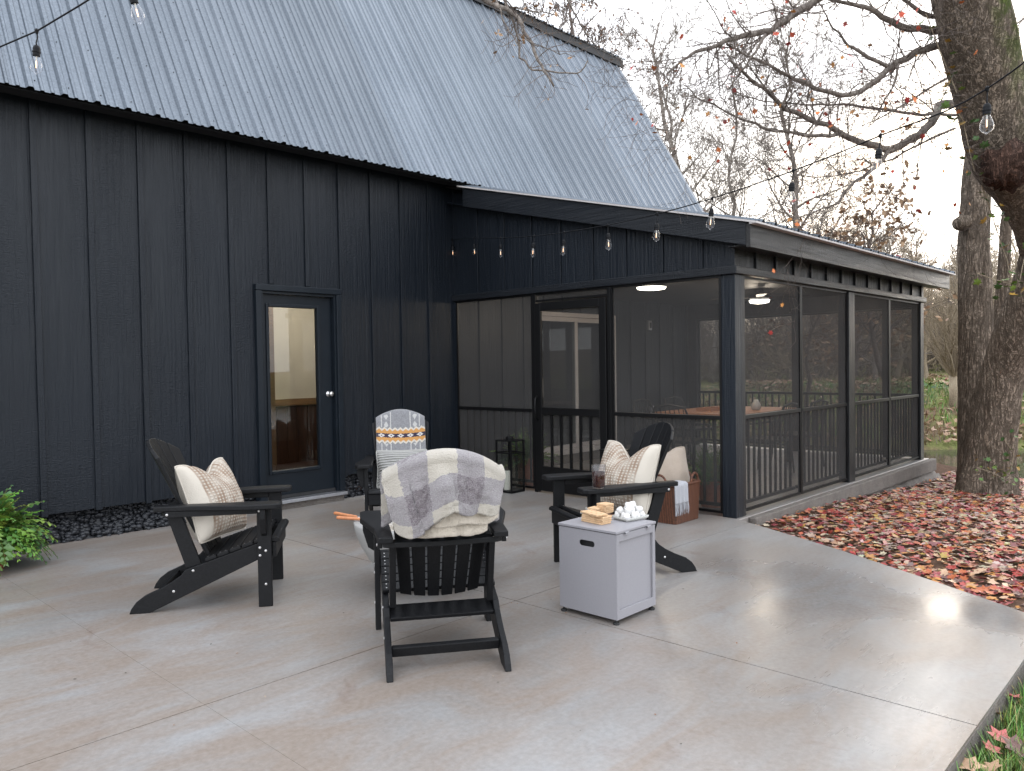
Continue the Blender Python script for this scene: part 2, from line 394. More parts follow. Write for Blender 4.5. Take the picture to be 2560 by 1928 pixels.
bark('bark_tan_hazy', (0.24, 0.19, 0.13), (0.44, 0.365, 0.265), (20, 20, 8), strength=0.3, dist=0.005)  # tan bark, paled so its colour stands in for haze over the far woods
def tinted(name, rough=0.6, trans=0.0, spec=0.4):
    t = NT(name); a = t.n('Attribute', attribute_name='tint'); v = t.noise(t.co(), 90, 3)
    c = t.mix(t.math('MULTIPLY', v, 0.35), a.outputs['Color'], t.mix(1.0, a.outputs['Color'], (0.45, 0.40, 0.40), 'MULTIPLY'))
    t.p(Base_Color=c, Roughness=rough); t.b.inputs['Specular IOR Level'].default_value = spec; MT[name] = t.m
tinted('leaf_tint', 0.55); tinted('grass_tint', 0.5, spec=0.3); tinted('fern_tint', 0.45)
def leaf_single():
    for i, c in enumerate([(0.33, 0.035, 0.025), (0.40, 0.10, 0.03), (0.46, 0.26, 0.13), (0.22, 0.030, 0.035), (0.50, 0.32, 0.20), (0.12, 0.055, 0.045), (0.45, 0.19, 0.03), (0.42, 0.10, 0.09)]):
        mat_simple('leaf_%d' % i, c, 0.5, nscale=60, var=0.35)
leaf_single()

def textile(name, base, rough=0.95, nscale=160, bump=0.8, var=0.1, dist=0.006):
    t = NT(name); v = t.noise(t.co(), nscale, 3, 0.7); w = t.noise(t.co(), 9, 3)
    c = t.mix(0.5, t.ramp(v, (0.3, tuple(x*(1-var*1.6) for x in base)), (0.7, tuple(min(1, x*(1+var)) for x in base))), t.ramp(w, (0.3, tuple(x*(1-var) for x in base)), (0.7, tuple(min(1, x*(1+var)) for x in base))))
    t.p(Base_Color=c, Roughness=rough); t.b.inputs['Sheen Weight'].default_value = 0.3; t.b.inputs['Specular IOR Level'].default_value = 0.1
    t.bump(v, bump, dist); MT[name] = t.m; return t
textile('sherpa_cream', (0.53, 0.47, 0.39), nscale=70, dist=0.012)
textile('linen', (0.38, 0.315, 0.255), nscale=120)
textile('fringe_cloth', (0.38, 0.385, 0.41), nscale=120)
def check_blanket():
    t = NT('check_blanket'); uv = t.n('UVMap'); sp = t.n('SeparateXYZ', i_0=uv.outputs[0])
    wob = t.math('MULTIPLY', t.math('SUBTRACT', t.noise(t.co(), 60, 2), 0.5), 0.035)
    def stripe(s, n, off):
        f = t.math('FRACT', t.math('ADD', t.math('MULTIPLY', t.math('ADD', s, wob), n), off)); return t.math('GREATER_THAN', f, 0.5)
    a = stripe(sp.outputs['X'], 2.25, 0.05); b = stripe(sp.outputs['Y'], 2.5, 0.72)
    s = t.math('MULTIPLY', t.math('ADD', a, b), 0.5)
    col = t.ramp(s, (0.0, (0.51, 0.465, 0.395)), (0.30, (0.275, 0.25, 0.26)), (0.75, (0.15, 0.122, 0.138)), interp='CONSTANT')
    ch = t.noise(t.co('Object', (90, 90, 220)), 1.0, 3, 0.7, 1.2)
    col = t.mix(t.math('MULTIPLY', t.ramp(ch, (0.45, 0.0), (0.60, 0.5)), t.math('GREATER_THAN', s, 0.2)), col, (0.46, 0.435, 0.43))
    t.p(Base_Color=col, Roughness=0.95); t.b.inputs['Sheen Weight'].default_value = 0.4; t.b.inputs['Specular IOR Level'].default_value = 0.1
    t.bump(t.math('ADD', ch, t.noise(t.co(), 160, 3)), 0.9, 0.010); MT['check'] = t.m
check_blanket()
def geo_throw():
    t = NT('patterned_throw'); uv = t.n('UVMap'); sp = t.n('SeparateXYZ', i_0=uv.outputs[0]); U, V = sp.outputs['X'], sp.outputs['Y']
    fuzz = t.math('MULTIPLY', t.math('SUBTRACT', t.noise(t.co(), 120, 2), 0.5), 0.02)
    U2 = t.math('ADD', U, fuzz); V2 = t.math('ADD', V, fuzz)
    grey = t.ramp(t.noise(t.co(), 80, 3), (0.3, (0.165, 0.165, 0.172)), (0.7, (0.245, 0.245, 0.255)))
    # V runs from the lower front edge (0) up over the top (0.78) and down behind (1)
    d = t.math('ABSOLUTE', t.math('SUBTRACT', V2, 0.335))               # distance from the bright band
    zig = t.math('MULTIPLY', t.math('PINGPONG', t.math('MULTIPLY', U2, 1.0), 0.055), 0.45)
    dz = t.math('SUBTRACT', d, zig)
    # side columns of white geometric figures
    c1 = t.math('ABSOLUTE', t.math('SUBTRACT', t.math('ABSOLUTE', t.math('SUBTRACT', U2, 0.5)), 0.30))
    inner = t.math('PINGPONG', t.math('MULTIPLY', V2, 1.0), 0.05)
    tri = t.math('LESS_THAN', t.math('MULTIPLY', c1, 0.9), t.math('SUBTRACT', inner, 0.008))
    colm = t.math('MULTIPLY', tri, t.math('LESS_THAN', c1, 0.075))
    edge = t.math('MULTIPLY', t.math('GREATER_THAN', c1, 0.085), t.math('LESS_THAN', c1, 0.105))
    white = t.math('MAXIMUM', colm, edge)
    white = t.math('MULTIPLY', white, t.math('MULTIPLY', t.math('GREATER_THAN', d, 0.09), t.math('LESS_THAN', d, 0.28)))
    col = t.mix(t.math('MULTIPLY', white, 0.8), grey, (0.46, 0.45, 0.43))
    col = t.mix(t.math('LESS_THAN', dz, 0.070), col, (0.50, 0.46, 0.40))
    col = t.mix(t.math('LESS_THAN', dz, 0.048), col, (0.46, 0.235, 0.075))
    dia = t.math('ADD', t.math('ABSOLUTE', t.math('SUBTRACT', t.math('FRACT', t.math('MULTIPLY', U, 5.0)), 0.5)), t.math('MULTIPLY', d, 16.0))
    col = t.mix(t.math('LESS_THAN', d, 0.022), col, (0.035, 0.028, 0.05))
    col = t.mix(t.math('LESS_THAN', dia, 0.36), col, (0.52, 0.50, 0.48))
    col = t.mix(t.math('LESS_THAN', dia, 0.12), col, (0.05, 0.04, 0.06))
    t.p(Base_Color=col, Roughness=0.95); t.b.inputs['Sheen Weight'].default_value = 0.3; t.b.inputs['Specular IOR Level'].default_value = 0.1
    t.bump(t.noise(t.co(), 150, 3), 0.8, 0.006); MT['geo'] = t.m
geo_throw()
def pillow_mats():
    t = NT('woven_pillow'); uv = t.n('UVMap'); sp = t.n('SeparateXYZ', i_0=uv.outputs[0]); U, V = sp.outputs['X'], sp.outputs['Y']
    st = t.math('SINE', t.math('MULTIPLY', U, 120.0)); st2 = t.math('SINE', t.math('MULTIPLY', V, 150.0))
    knit = t.math('MULTIPLY', t.math('MULTIPLY_ADD', st, 0.5, 0.5), t.math('MULTIPLY_ADD', st2, 0.4, 0.6))
    bandm = t.math('MULTIPLY', t.math('GREATER_THAN', U, 0.13), t.math('LESS_THAN', U, 0.93))
    fade = t.noise(t.n('Mapping', i_0=uv.outputs[0], i_Scale=(3, 1.6, 1)).outputs[0], 2.2, 3)
    k = t.math('MULTIPLY', t.math('MULTIPLY', t.math('SUBTRACT', 1.0, knit), bandm), t.ramp(fade, (0.34, 0.30), (0.58, 1.0)))
    col = t.mix(k, (0.52, 0.475, 0.41), (0.25, 0.175, 0.125))
    t.p(Base_Color=col, Roughness=0.95); t.b.inputs['Specular IOR Level'].default_value = 0.1
    t.bump(t.math('ADD', t.math('MULTIPLY', knit, bandm), t.math('MULTIPLY', t.noise(t.co(), 200, 2), 0.5)), 0.8, 0.006); MT['pillow_woven'] = t.m
    t = NT('ribbed_pillow'); uv = t.n('UVMap'); sp = t.n('SeparateXYZ', i_0=uv.outputs[0])
    rb = t.math('SINE', t.math('MULTIPLY', sp.outputs['Y'], 88.0))
    t.p(Base_Color=t.ramp(rb, (0.0, (0.36, 0.355, 0.335)), (0.6, (0.55, 0.54, 0.52))), Roughness=0.95); t.b.inputs['Specular IOR Level'].default_value = 0.1
    t.bump(rb, 1.0, 0.010); MT['pillow_rib'] = t.m
pillow_mats()
def ground_mat():
    t = NT('ground_soil'); P = t.pos(); sp = t.n('SeparateXYZ', i_0=t.n('NewGeometry').outputs['Position'])
    f = t.noise(P, 14, 6, 0.7); g = t.noise(P, 1.3, 5, 0.6); h = t.noise(P, 0.35, 4)
    soil = t.ramp(f, (0.3, (0.045, 0.026, 0.018)), (0.7, (0.15, 0.085, 0.055)))
    grass = t.ramp(f, (0.3, (0.085, 0.11, 0.033)), (0.7, (0.24, 0.26, 0.09)))
    litter = t.ramp(t.noise(P, 6, 6, 0.75), (0.3, (0.10, 0.060, 0.040)), (0.7, (0.30, 0.205, 0.145)))
    far = t.math('MULTIPLY_ADD', sp.outputs['X'], 0.35, -3.6, clamp=True)
    lit = t.ramp(g, (0.44, 0.0), (0.60, 0.85))
    bank = t.mix(lit, grass, litter)
    hill = t.math('MULTIPLY_ADD', sp.outputs['X'], 0.06, -2.2, clamp=True)
    bank = t.mix(hill, bank, t.mix(t.ramp(h, (0.4, 0.2), (0.65, 0.8)), litter, (0.20, 0.185, 0.105)))
    c = t.mix(far, soil, bank)
    lawn = t.math('MULTIPLY', t.math('LESS_THAN', sp.outputs['Y'], -6.2), t.math('LESS_THAN', sp.outputs['X'], -0.2))
    c = t.mix(lawn, c, (0.05, 0.055, 0.02))
    t.p(Base_Color=c, Roughness=0.95); t.b.inputs['Specular IOR Level'].default_value = 0.15; t.bump(t.math('ADD', f, g), 0.8, 0.04); MT['ground'] = t.m
    t = NT('creek_water'); w = t.noise(t.pos((3, 9, 1)), 1.0, 3)
    t.p(Base_Color=(0.05, 0.05, 0.038), Roughness=0.08); t.bump(w, 0.15, 0.02); MT['water'] = t.m
ground_mat()
# ================================================================= THE SETTING
def sst(a, b, x):
    t = min(1.0, max(0.0, (x-a)/(b-a))); return t*t*(3-2*t)
def gz(x, y):
    z = -0.085-0.20*sst(0.5, 5.6, x)
    if y < -6.0 and x < 0: z = -0.115
    xn = min(9.4, max(6.2, 7.9+(y+4.5)*0.9)); xf = max(12.2, min(17.0, 12.6-(y+2)*0.9))
    z -= 0.42*sst(xn-1.8, xn+0.9, x)
    z += 0.30*sst(xf-0.6, xf+0.5, x)+0.95*sst(xf, xf+5.0, x)
    r = x*0.94+y*0.34
    z += 0.5*sst(25, 45, r)+4.0*sst(44, 110, r)
    z += 0.05*mnoise.noise(Vector((x*0.5, y*0.5, 0)))*sst(1.5, 6, abs(x)+abs(y+6.3)*0.4)
    z += 0.6*mnoise.noise(Vector((x*0.06, y*0.06, 3)))*sst(25, 50, r)
    return z
def patio_in(x, y): return x < 5.6 and y > -6.2 and (x < -1.0 or y > -3.8 or (x < -0.2 and y > -4.1-(-0.2-x)*0 and False))
def make_ground():
    xs = np.concatenate([np.linspace(-90, -10, 12), np.linspace(-8, 22, 121)[0:], np.linspace(24, 150, 64)])
    ys = np.concatenate([np.linspace(-150, -14, 30), np.linspace(-12, 6, 73), np.linspace(8, 150, 40)])
    mb = MB(); nx, ny = len(xs), len(ys)
    for y in ys:
        for x in xs:
            z = gz(x, y)
            if x < 5.2 and y > -3.6: z = -0.35          # under the slabs and the barn
            if x < -1.4 and -6.0 < y: z = -0.35
            mb.v.append((x, y, z))
    mb.f = [(j*nx+i, j*nx+i+1, (j+1)*nx+i+1, (j+1)*nx+i) for j in range(ny-1) for i in range(nx-1)]
    tag(build(mb, 'ground', MT['ground'], sm=True), kind='structure')
    mb = MB(); mb.add([(5.5, -40, -0.60), (22, -40, -0.60), (22, 12, -0.60), (5.5, 12, -0.60)], [(0, 1, 2, 3)])
    tag(build(mb, 'creek_water', MT['water']), kind='structure')
make_ground()

def clip_poly(poly, a, b, c):            # keep a*x+b*y >= c
    out = []
    for i in range(len(poly)):
        p, q = poly[i], poly[(i+1) % len(poly)]; dp, dq = a*p[0]+b*p[1]-c, a*q[0]+b*q[1]-c
        if dp >= 0: out.append(p)
        if (dp >= 0) != (dq >= 0):
            t = dp/(dp-dq); out.append((p[0]+(q[0]-p[0])*t, p[1]+(q[1]-p[1])*t))
    return out
def make_patio():
    outline = [(-9.2, 0.05), (-9.2, -6.31), (-2.4, -6.265), (-1.80, -6.255), (-1.58, -6.245), (-1.46, -6.20), (-1.36, -6.10), (-0.96, -5.46), (-0.58, -4.82), (-0.26, -4.20), (-0.06, -3.80), (-0.012, -3.70), (-0.012, 0.05)]
    root = MB(); inset = [(x*1.0-0.03 if x > -9 else x, y+0.03 if y < 0 else y) for x, y in outline]
    root.prism(inset, lambda a, b, k: (a, b, (-0.02, -0.30)[1-k]))
    base = tag(build(root, 'patio', MT['joint']), kind='structure')
    g, gs = 0.003, 0.0005
    for (y0, y1, cuts) in ((-3.85, 9, [(-9.3, g), (-6.85, g), (-4.95, gs), (-3.05, g), (9, g)]), (-9, -3.85, [(-9.3, g), (-6.85, g), (-4.95, gs), (-3.05, g), (-1.78, gs), (9, g)])):
        for (xa, ga), (xb, gb) in zip(cuts[:-1], cuts[1:]):
            p = clip_poly(outline, 1, 0, xa+ga); p = clip_poly(p, -1, 0, -(xb-gb)); p = clip_poly(p, 0, 1, y0+g); p = clip_poly(p, 0, -1, -(y1-g))
            if len(p) < 3: continue
            mb = MB(); mb.prism(p, lambda a, b, k: (a, b, (-0.16, 0.0)[k]))
            build(mb, 'slab_panel', MT['concrete'], base)
    for (p, q) in (((-9.2, -6.314), (-1.80, -6.259)), ((-1.355, -6.103), (-0.962, -5.462)), ((-0.958, -5.458), (-0.582, -4.822)), ((-0.578, -4.818), (-0.06, -3.80))):
        mb = MB(); mb.bar((p[0], p[1], -0.088), (q[0], q[1], -0.088), 0.008, 0.15); build(mb, 'slab_edge', MT['rough_concrete'], base)
make_patio()

# ================================================================= THE BARN
barn = empty('barn', (0, 0, 0), 0, 'black board-and-batten barn with a steep galvanised metal roof', 'barn')
BX0, BX1, EY, EZ, ANG = -7.6, 5.78, -0.35, 3.53, math.radians(59.3)
SLEN = (7.15-EZ)/math.sin(ANG)
def holes_boxes(x0, x1, z0, z1, holes):
    segs = [(x0, x1, z0, z1)]
    for hx0, hx1, hz0, hz1 in holes:
        new = []
        for a, b, c, d in segs:
            if hx1 <= a or hx0 >= b: new.append((a, b, c, d)); continue
            if a < hx0: new.append((a, hx0, c, d))
            if b > hx1: new.append((hx1, b, c, d))
            m0, m1 = max(a, hx0), min(b, hx1)
            if hz0 > c: new.append((m0, m1, c, hz0))
            if hz1 < d: new.append((m0, m1, hz1, d))
        segs = new
    return segs
DOOR = (-2.60, -1.645, 0.09, 2.215); SLIDE = (1.47, 3.27, 0.13, 2.125)
joints = [-4.47+0.4085*k for k in range(-8, 26)]
joints = [j for j in joints if BX0 < j < BX1-0.1]
edges = [BX0]+joints+[BX1]
for a, b in zip(edges[:-1], edges[1:]):
    mb = MB(); z0 = 0.255 if b < 0.2 else 0.135
    for s in holes_boxes(a+0.001, b-0.001, z0, 3.70, (DOOR, SLIDE)): mb.box(s[0], s[1], 0.0, 0.022, s[2], s[3])
    build(mb, 'siding_board', MT['siding'], barn)
for j in joints:
    z0 = 0.240 if j < 0.05 else 0.135
    w = 0.024
    parts = holes_boxes(j-w, j+w, z0, 3.62, ((DOOR[0]-0.005, DOOR[1]+0.005, 0, 2.235), SLIDE))
    mb = MB()
    for s in parts:
        if s[1]-s[0] > 0.02: mb.box(s[0], s[1], -0.019, -0.0005, s[2], s[3])
    if mb.v: build(mb, 'batten', MT['siding'], barn, bevel=0.003)
# rubble footing, eave board, far end wall
mb = MB(); mb.box(BX0, -0.02, 0.16, 0.40, -0.2, 0.30); build(mb, 'footing', MT['black_stone'], barn)
mb = MB(); mb.box(0.001, BX1, 0.002, 0.20, -0.05, 0.132); build(mb, 'plinth', MT['rough_concrete'], barn)
mb = MB(); mb.box(BX0, 5.80, EY+0.12, EY+0.14, EZ-0.008, EZ+0.12); build(mb, 'eave_board', MT['siding'], barn)
mb = MB(); mb.add([(BX0, EY+0.14, EZ+0.03), (5.80, EY+0.14, EZ+0.03), (5.80, 0.0, EZ+0.05), (BX0, 0.0, EZ+0.05)], [(0, 1, 2, 3)]); build(mb, 'soffit', MT['siding'], barn)
RTY, RTZ = EY+SLEN*math.cos(ANG), EZ+SLEN*math.sin(ANG)
mb = MB(); mb.prism([(0.02, 0.0), (9.6, 0.0), (9.6, 3.6), (RTY+6.2, RTZ-0.1), (4.9, 8.4), (RTY+0.1, RTZ-0.1), (0.02, 3.75)], lambda a, b, k: ((BX1-0.10, BX1)[k], a, b)); build(mb, 'gable_wall', MT['siding'], barn)

def ribbed(mb, x0, x1, p0, p1, phase, pitch=0.2345, hmaj=0.026, hmin=0.011, nseg=1):
    """one formed metal sheet: ribs run from p0 (low edge y,z) to p1"""
    d = Vector((0, p1[0]-p0[0], p1[1]-p0[1])); n = Vector((0, -d.z, d.y)).normalized()
    if n.z < 0: n = -n
    prof = []
    k0 = math.floor((x0-phase)/pitch)-1
    for k in range(k0, k0+int((x1-x0)/pitch)+4):
        c = phase+k*pitch
        for dx, h in ((-0.030, 0), (-0.014, hmaj), (0.014, hmaj), (0.030, 0), (0.066, 0), (0.074, hmin), (0.090, hmin), (0.098, 0), (0.136, 0), (0.144, hmin), (0.160, hmin), (0.168, 0)):
            prof.append((c+dx, h))
    prof = [(x, h) for x, h in prof if x0-1e-6 <= x <= x1+1e-6]
    prof = [(x0, 0.0)]+prof+[(x1, 0.0)]
    prof = [p for i, p in enumerate(prof) if i == 0 or p[0] > prof[i-1][0]+1e-5]
    base = len(mb.v)
    for s in range(nseg+1):
        t = s/nseg
        for x, h in prof:
            q = Vector((x, p0[0], p0[1]))+d*t+n*h; mb.v.append(tuple(q))
    m = len(prof)
    for s in range(nseg):
        for i in range(m-1): mb.f.append((base+s*m+i, base+s*m+i+1, base+(s+1)*m+i+1, base+(s+1)*m+i))
    return n
xs = -4.57-0.2345/2+0.938*np.arange(-4, 12)
for a in xs:
    b = min(a+0.938, 5.88); a0 = max(a, BX0)
    if b-a0 < 0.05: continue
    mb = MB(); nrm = ribbed(mb, a0, b-0.001, (EY, EZ), (RTY, RTZ), -4.57)
    build(mb, 'roof_sheet', MT['roof'], barn, solid=0.0012)
mb = MB(); mb.prism([(EY+0.03, EZ-0.012), (RTY, RTZ-0.04), (RTY+0.1, RTZ-0.15), (EY+0.20, EZ-0.01)], lambda a, b, k: ((BX0, 5.84)[k], a, b)); build(mb, 'roof_deck', MT['dark_ceiling'], barn)
mb = MB(); sd = Vector((0, math.cos(ANG), math.sin(ANG)))
for r_ in range(9):
    for k in range(-13, 45):
        x = -4.57+0.2345*k+0.045
        if x < -6 or x > 5.8: continue
        p = Vector((x, EY, EZ))+sd*(0.10+r_*0.50+0.02*math.sin(k*3.1))
        mb.tube([p, p+nrm*0.005], 0.0045, 6)
tag(build(mb, 'roof_screws', MT['rubber'], barn), kind='stuff')
# upper, flatter slope of the gambrel: it overhangs the steep one
U0 = (RTY-0.16, RTZ-0.015); U1 = (RTY+3.1, RTZ+1.35)
for a in xs:
    b = min(a+0.938, 5.98); a0 = max(a, BX0)
    if b-a0 < 0.05: continue
    mb = MB(); ribbed(mb, a0, b-0.001, U0, U1, -4.57); build(mb, 'upper_roof_sheet', MT['roof'], barn, solid=0.0012)
    mb = MB(); ribbed(mb, a0, b-0.001, (U1[0]*2-U0[0], U0[1]), U1, -4.57); build(mb, 'rear_roof_sheet', MT['roof'], barn, solid=0.0012)
mb = MB(); mb.box(BX0, 5.95, RTY-0.13, RTY-0.09, RTZ-0.15, RTZ-0.02); build(mb, 'upper_eave_board', MT['dark_ceiling'], barn)
mb = MB(); mb.prism([(EY+0.01, EZ-0.02), (RTY-0.01, RTZ-0.02), (RTY+0.07, RTZ-0.07), (EY+0.09, EZ-0.07)], lambda a, b, k: ((5.845, 5.885)[k], a, b)); build(mb, 'rake_board', MT['aluminium'], barn)
mb = MB(); mb.box(BX0, BX1-0.1, 9.5, 9.6, 0, 3.7); mb.box(BX0, BX0+0.1, 0.03, 9.5, 0, 3.7); build(mb, 'rear_wall', MT['siding'], barn)
mb = MB(); mb.prism([(9.7, 3.55), (U1[0]*2-U0[0]-0.2, U0[1]), (U1[0]*2-U0[0]-0.26, U0[1]-0.05), (9.6, 3.5)], lambda a, b, k: ((BX0, 5.85)[k], a, b)); build(mb, 'rear_slope', MT['roof'], barn)

# the glazed door
fr = MB(); dx0, dx1, dz1 = DOOR[0], DOOR[1], DOOR[3]
for b in ((dx0-0.012, dx0+0.052, -0.045, 0.06, 0.10, dz1-0.052), (dx1-0.052, dx1+0.012, -0.045, 0.06, 0.10, dz1-0.052)): fr.box(*b)
fr.box(dx0-0.012, dx1+0.012, -0.047, 0.06, dz1-0.05, dz1+0.012)
frame = build(fr, 'door_frame', MT['door_paint'], barn, bevel=0.006)
mb = MB(); mb.box(dx0+0.052, dx0+0.075, -0.02, 0.10, 0.10, dz1-0.052); mb.box(dx1-0.075, dx1-0.052, -0.02, 0.10, 0.10, dz1-0.052); mb.box(dx0+0.076, dx1-0.076, -0.018, 0.10, dz1-0.075, dz1-0.052); build(mb, 'jamb', MT['door_paint'], frame)
mb = MB(); mb.box(dx0+0.0, dx1-0.0, -0.10, 0.10, 0.065, 0.098); build(mb, 'threshold', MT['aluminium'], barn, bevel=0.004)
mb = MB(); mb.box(dx0+0.02, dx1-0.02, -0.06, 0.14, -0.05, 0.063); build(mb, 'sill_block', MT['rough_concrete'], barn)
sx0, sx1, sz0, sz1, sy = dx0+0.078, dx1-0.078, 0.102, dz1-0.078, 0.035
lx0, lx1 = on_y(676, 960, sy)[0]-0.005, on_y(794, 960, sy)[0]+0.005
lz1, lz0 = on_y(735, 770, sy)[2], on_y(735, 1172, sy)[2]
mb = MB()
for s in holes_boxes(sx0, sx1, sz0, sz1, ((lx0, lx1, lz0, lz1),)): mb.box(s[0], s[1], sy, sy+0.042, s[2], s[3])
slab = build(mb, 'door', MT['door_paint'], barn)
mb = MB(); m_ = 0.034
mb.box(lx0-m_, lx0, sy-0.014, sy-0.0005, lz0-m_, lz1+m_); mb.box(lx1, lx1+m_, sy-0.014, sy-0.0005, lz0-m_, lz1+m_); mb.box(lx0, lx1, sy-0.014, sy-0.0005, lz1, lz1+m_); mb.box(lx0, lx1, sy-0.014, sy-0.0005, lz0-m_, lz0)
build(mb, 'glass_moulding', MT['door_paint'], slab, bevel=0.006)
mb = MB(); mb.box(lx0, lx1, sy+0.018, sy+0.022, lz0, lz1); build(mb, 'pane', MT['pane_glass'], slab)
kx, kz = on_y(822, 985, sy)[0], on_y(822, 985, sy)[2]
mb = MB()
def lathe_y(mb, prof, cx, cy, cz, n=20):
    v = []; f = []; m = len(prof)
    for r, d in prof:
        for k in range(n): t = 2*math.pi*k/n; v.append((cx+r*math.cos(t), cy-d, cz+r*math.sin(t)))
    for i in range(m-1):
        for k in range(n): f.append((i*n+k, i*n+(k+1) % n, (i+1)*n+(k+1) % n, (i+1)*n+k))
    f.append(tuple(range(n))); f.append(tuple((m-1)*n+k for k in range(n))); mb.add(v, f)
lathe_y(mb, [(0.032, 0.001), (0.032, 0.008), (0.014, 0.012), (0.012, 0.03), (0.022, 0.036), (0.028, 0.05), (0.024, 0.062), (0.008, 0.066)], kx, sy, kz)
build(mb, 'knob', MT['steel'], slab, sm=True)
mb = MB(); mb.box(sx0-0.001, sx1+0.001, 0.012, 0.034, sz0-0.001, sz0+0.03); build(mb, 'weather_strip', MT['rubber'], slab)

# the lit room behind the glazed door and the dim one behind the slider
def room(x0, x1, y0, y1, z0, z1, wall, floor):
    mb = MB(); mb.box(x0, x1, y1, y1+0.05, z0, z1); build(mb, 'interior_wall', wall, barn)
    mb = MB(); mb.box(x0-0.05, x0, y0, y1, z0, z1); build(mb, 'interior_wall', wall, barn)
    mb = MB(); mb.box(x1, x1+0.05, y0, y1, z0, z1); build(mb, 'interior_wall', wall, barn)
    mb = MB(); mb.box(x0, x1, y0, y1, z0-0.05, z0); build(mb, 'interior_floor', floor, barn)
    mb = MB(); mb.box(x0, x1, y0, y1, z1, z1+0.05); build(mb, 'interior_ceiling', wall, barn)
room(-3.0, 1.15, 0.085, 2.6, 0.1, 2.6, MT['beige_wall'], MT['wainscot'])
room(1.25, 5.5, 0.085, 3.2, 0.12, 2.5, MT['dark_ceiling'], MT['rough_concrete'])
zr = on_y(740, 1005, 2.58)[2]
k = 0
while k < 26:
    mb = MB(); x = -2.98+k*0.158; mb.box(x+0.003, x+0.155, 2.575, 2.597, 0.1, zr-0.05); build(mb, 'wainscot_plank', MT['wainscot'], barn); k += 1
mb = MB(); mb.box(-2.98, 1.13, 2.55, 2.598, zr-0.045, zr+0.045); build(mb, 'chair_rail', MT['trim_wood'], barn)
px_ = on_y(681, 930, 1.6)[0]
mb = MB(); mb.box(px_-0.05, px_+0.03, 1.6, 1.70, 0.1, 2.6); build(mb, 'interior_post', MT['trim_wood'], barn)
lamp = empty('ceiling_lamp', (-0.9, 1.35, 2.6), 0, 'round lamp inside the barn room, seen only through the door', 'lamp')
mb = MB(); mb.lathe([(0.14, -0.055), (0.16, -0.02), (0.16, -0.001)], n=24); build(mb, 'shade', MT['led'], lamp, sm=True)
def point(name, loc, watts, col, rad=0.08, parent=None):
    l = bpy.data.lights.new(name, 'POINT'); l.energy = watts; l.color = col; l.shadow_soft_size = rad
    o = bpy.data.objects.new(name, l); COL.objects.link(o); o.location = loc
    if parent is not None: o.parent = parent
    return o
point('lamp_light', (0, 0, -0.16), 21, (1.0, 0.92, 0.80), 0.10, lamp)

# sliding patio door under the porch
fr = MB(); x0, x1, z0, z1 = SLIDE
fr.box(x0, x0+0.06, -0.03, 0.08, z0, z1); fr.box(x1-0.05, x1, -0.03, 0.08, z0, z1); fr.box(x0+0.06, x1-0.05, -0.03, 0.08, z1-0.06, z1); fr.box(x0+0.06, x1-0.05, -0.03, 0.08, z0, z0+0.07)
sl_ = build(fr, 'sliding_door', MT['vinyl_white'], barn, bevel=0.004)
def sash(xa, xb, y):
    mb = MB(); w = 0.065
    mb.box(xa, xa+w, y, y+0.03, z0+0.07, z1-0.06); mb.box(xb-w, xb, y, y+0.03, z0+0.07, z1-0.06); mb.box(xa+w, xb-w, y, y+0.03, z1-0.06-w, z1-0.06); mb.box(xa+w, xb-w, y, y+0.03, z0+0.07, z0+0.07+w)
    build(mb, 'sash', MT['vinyl_white'], sl_, bevel=0.003)
    mb = MB(); mb.box(xa+w, xb-w, y+0.012, y+0.017, z0+0.07+w, z1-0.06-w); build(mb, 'pane', MT['slider_glass'], sl_)
sash(x0+0.06, 2.40, 0.01); sash(2.335, x1-0.05, 0.043)
mb = MB(); mb.bar((x0+0.09, -0.03, 0.95), (x0+0.09, -0.03, 1.22), 0.02, 0.03); build(mb, 'pull', MT['vinyl_white'], sl_, bevel=0.006)
for (xx, zz, s) in ((4.18, 2.0, 0.06), (4.22, 0.64, 0.055)):
    mb = MB(); mb.box(xx-s*0.7, xx+s*0.7, -0.05, -0.001, zz-s*1.3, zz+s*1.3); o = build(mb, 'outlet_box', MT['aluminium'], barn, bevel=0.006)
    mb = MB(); mb.box(xx-s*0.35, xx+s*0.35, -0.056, -0.0505, zz-s*0.7, zz+s*0.7); build(mb, 'outlet_face', MT['rubber'], o)

# black rubble along the foot of the wall
def ico(rng, c, s, flat=0.7):
    t = (1+5**0.5)/2
    vs = [(-1, t, 0), (1, t, 0), (-1, -t, 0), (1, -t, 0), (0, -1, t), (0, 1, t), (0, -1, -t), (0, 1, -t), (t, 0, -1), (t, 0, 1), (-t, 0, -1), (-t, 0, 1)]
    fs = [(0, 11, 5), (0, 5, 1), (0, 1, 7), (0, 7, 10), (0, 10, 11), (1, 5, 9), (5, 11, 4), (11, 10, 2), (10, 7, 6), (7, 1, 8), (3, 9, 4), (3, 4, 2), (3, 2, 6), (3, 6, 8), (3, 8, 9), (4, 9, 5), (2, 4, 11), (6, 2, 10), (8, 6, 7), (9, 8, 1)]
    e = Matrix.Rotation(rng.uniform(0, 6.3), 3, 'Z') @ Matrix.Rotation(rng.uniform(-0.6, 0.6), 3, 'X'); ax = (rng.uniform(0.8, 1.4), rng.uniform(0.7, 1.1), flat*rng.uniform(0.7, 1.2))
    out = []
    for v in vs:
        q = Vector(v).normalized()*s*rng.uniform(0.8, 1.2); q = Vector((q.x*ax[0], q.y*ax[1], q.z*ax[2])); out.append(e @ q+Vector(c))
    return out, fs
mb = MB(); rng = random.Random(3)
for i in range(4200):
    x = rng.uniform(-6.2, -0.06); t = rng.random()
    if DOOR[0]-0.01 < x < DOOR[1]+0.01: continue
    v, f = ico(rng, (x, 0.045+0.135*t, 0.0+0.27*t+rng.uniform(-0.01, 0.012)), rng.choice((0.014, 0.018, 0.024, 0.034))); mb.add(v, f)
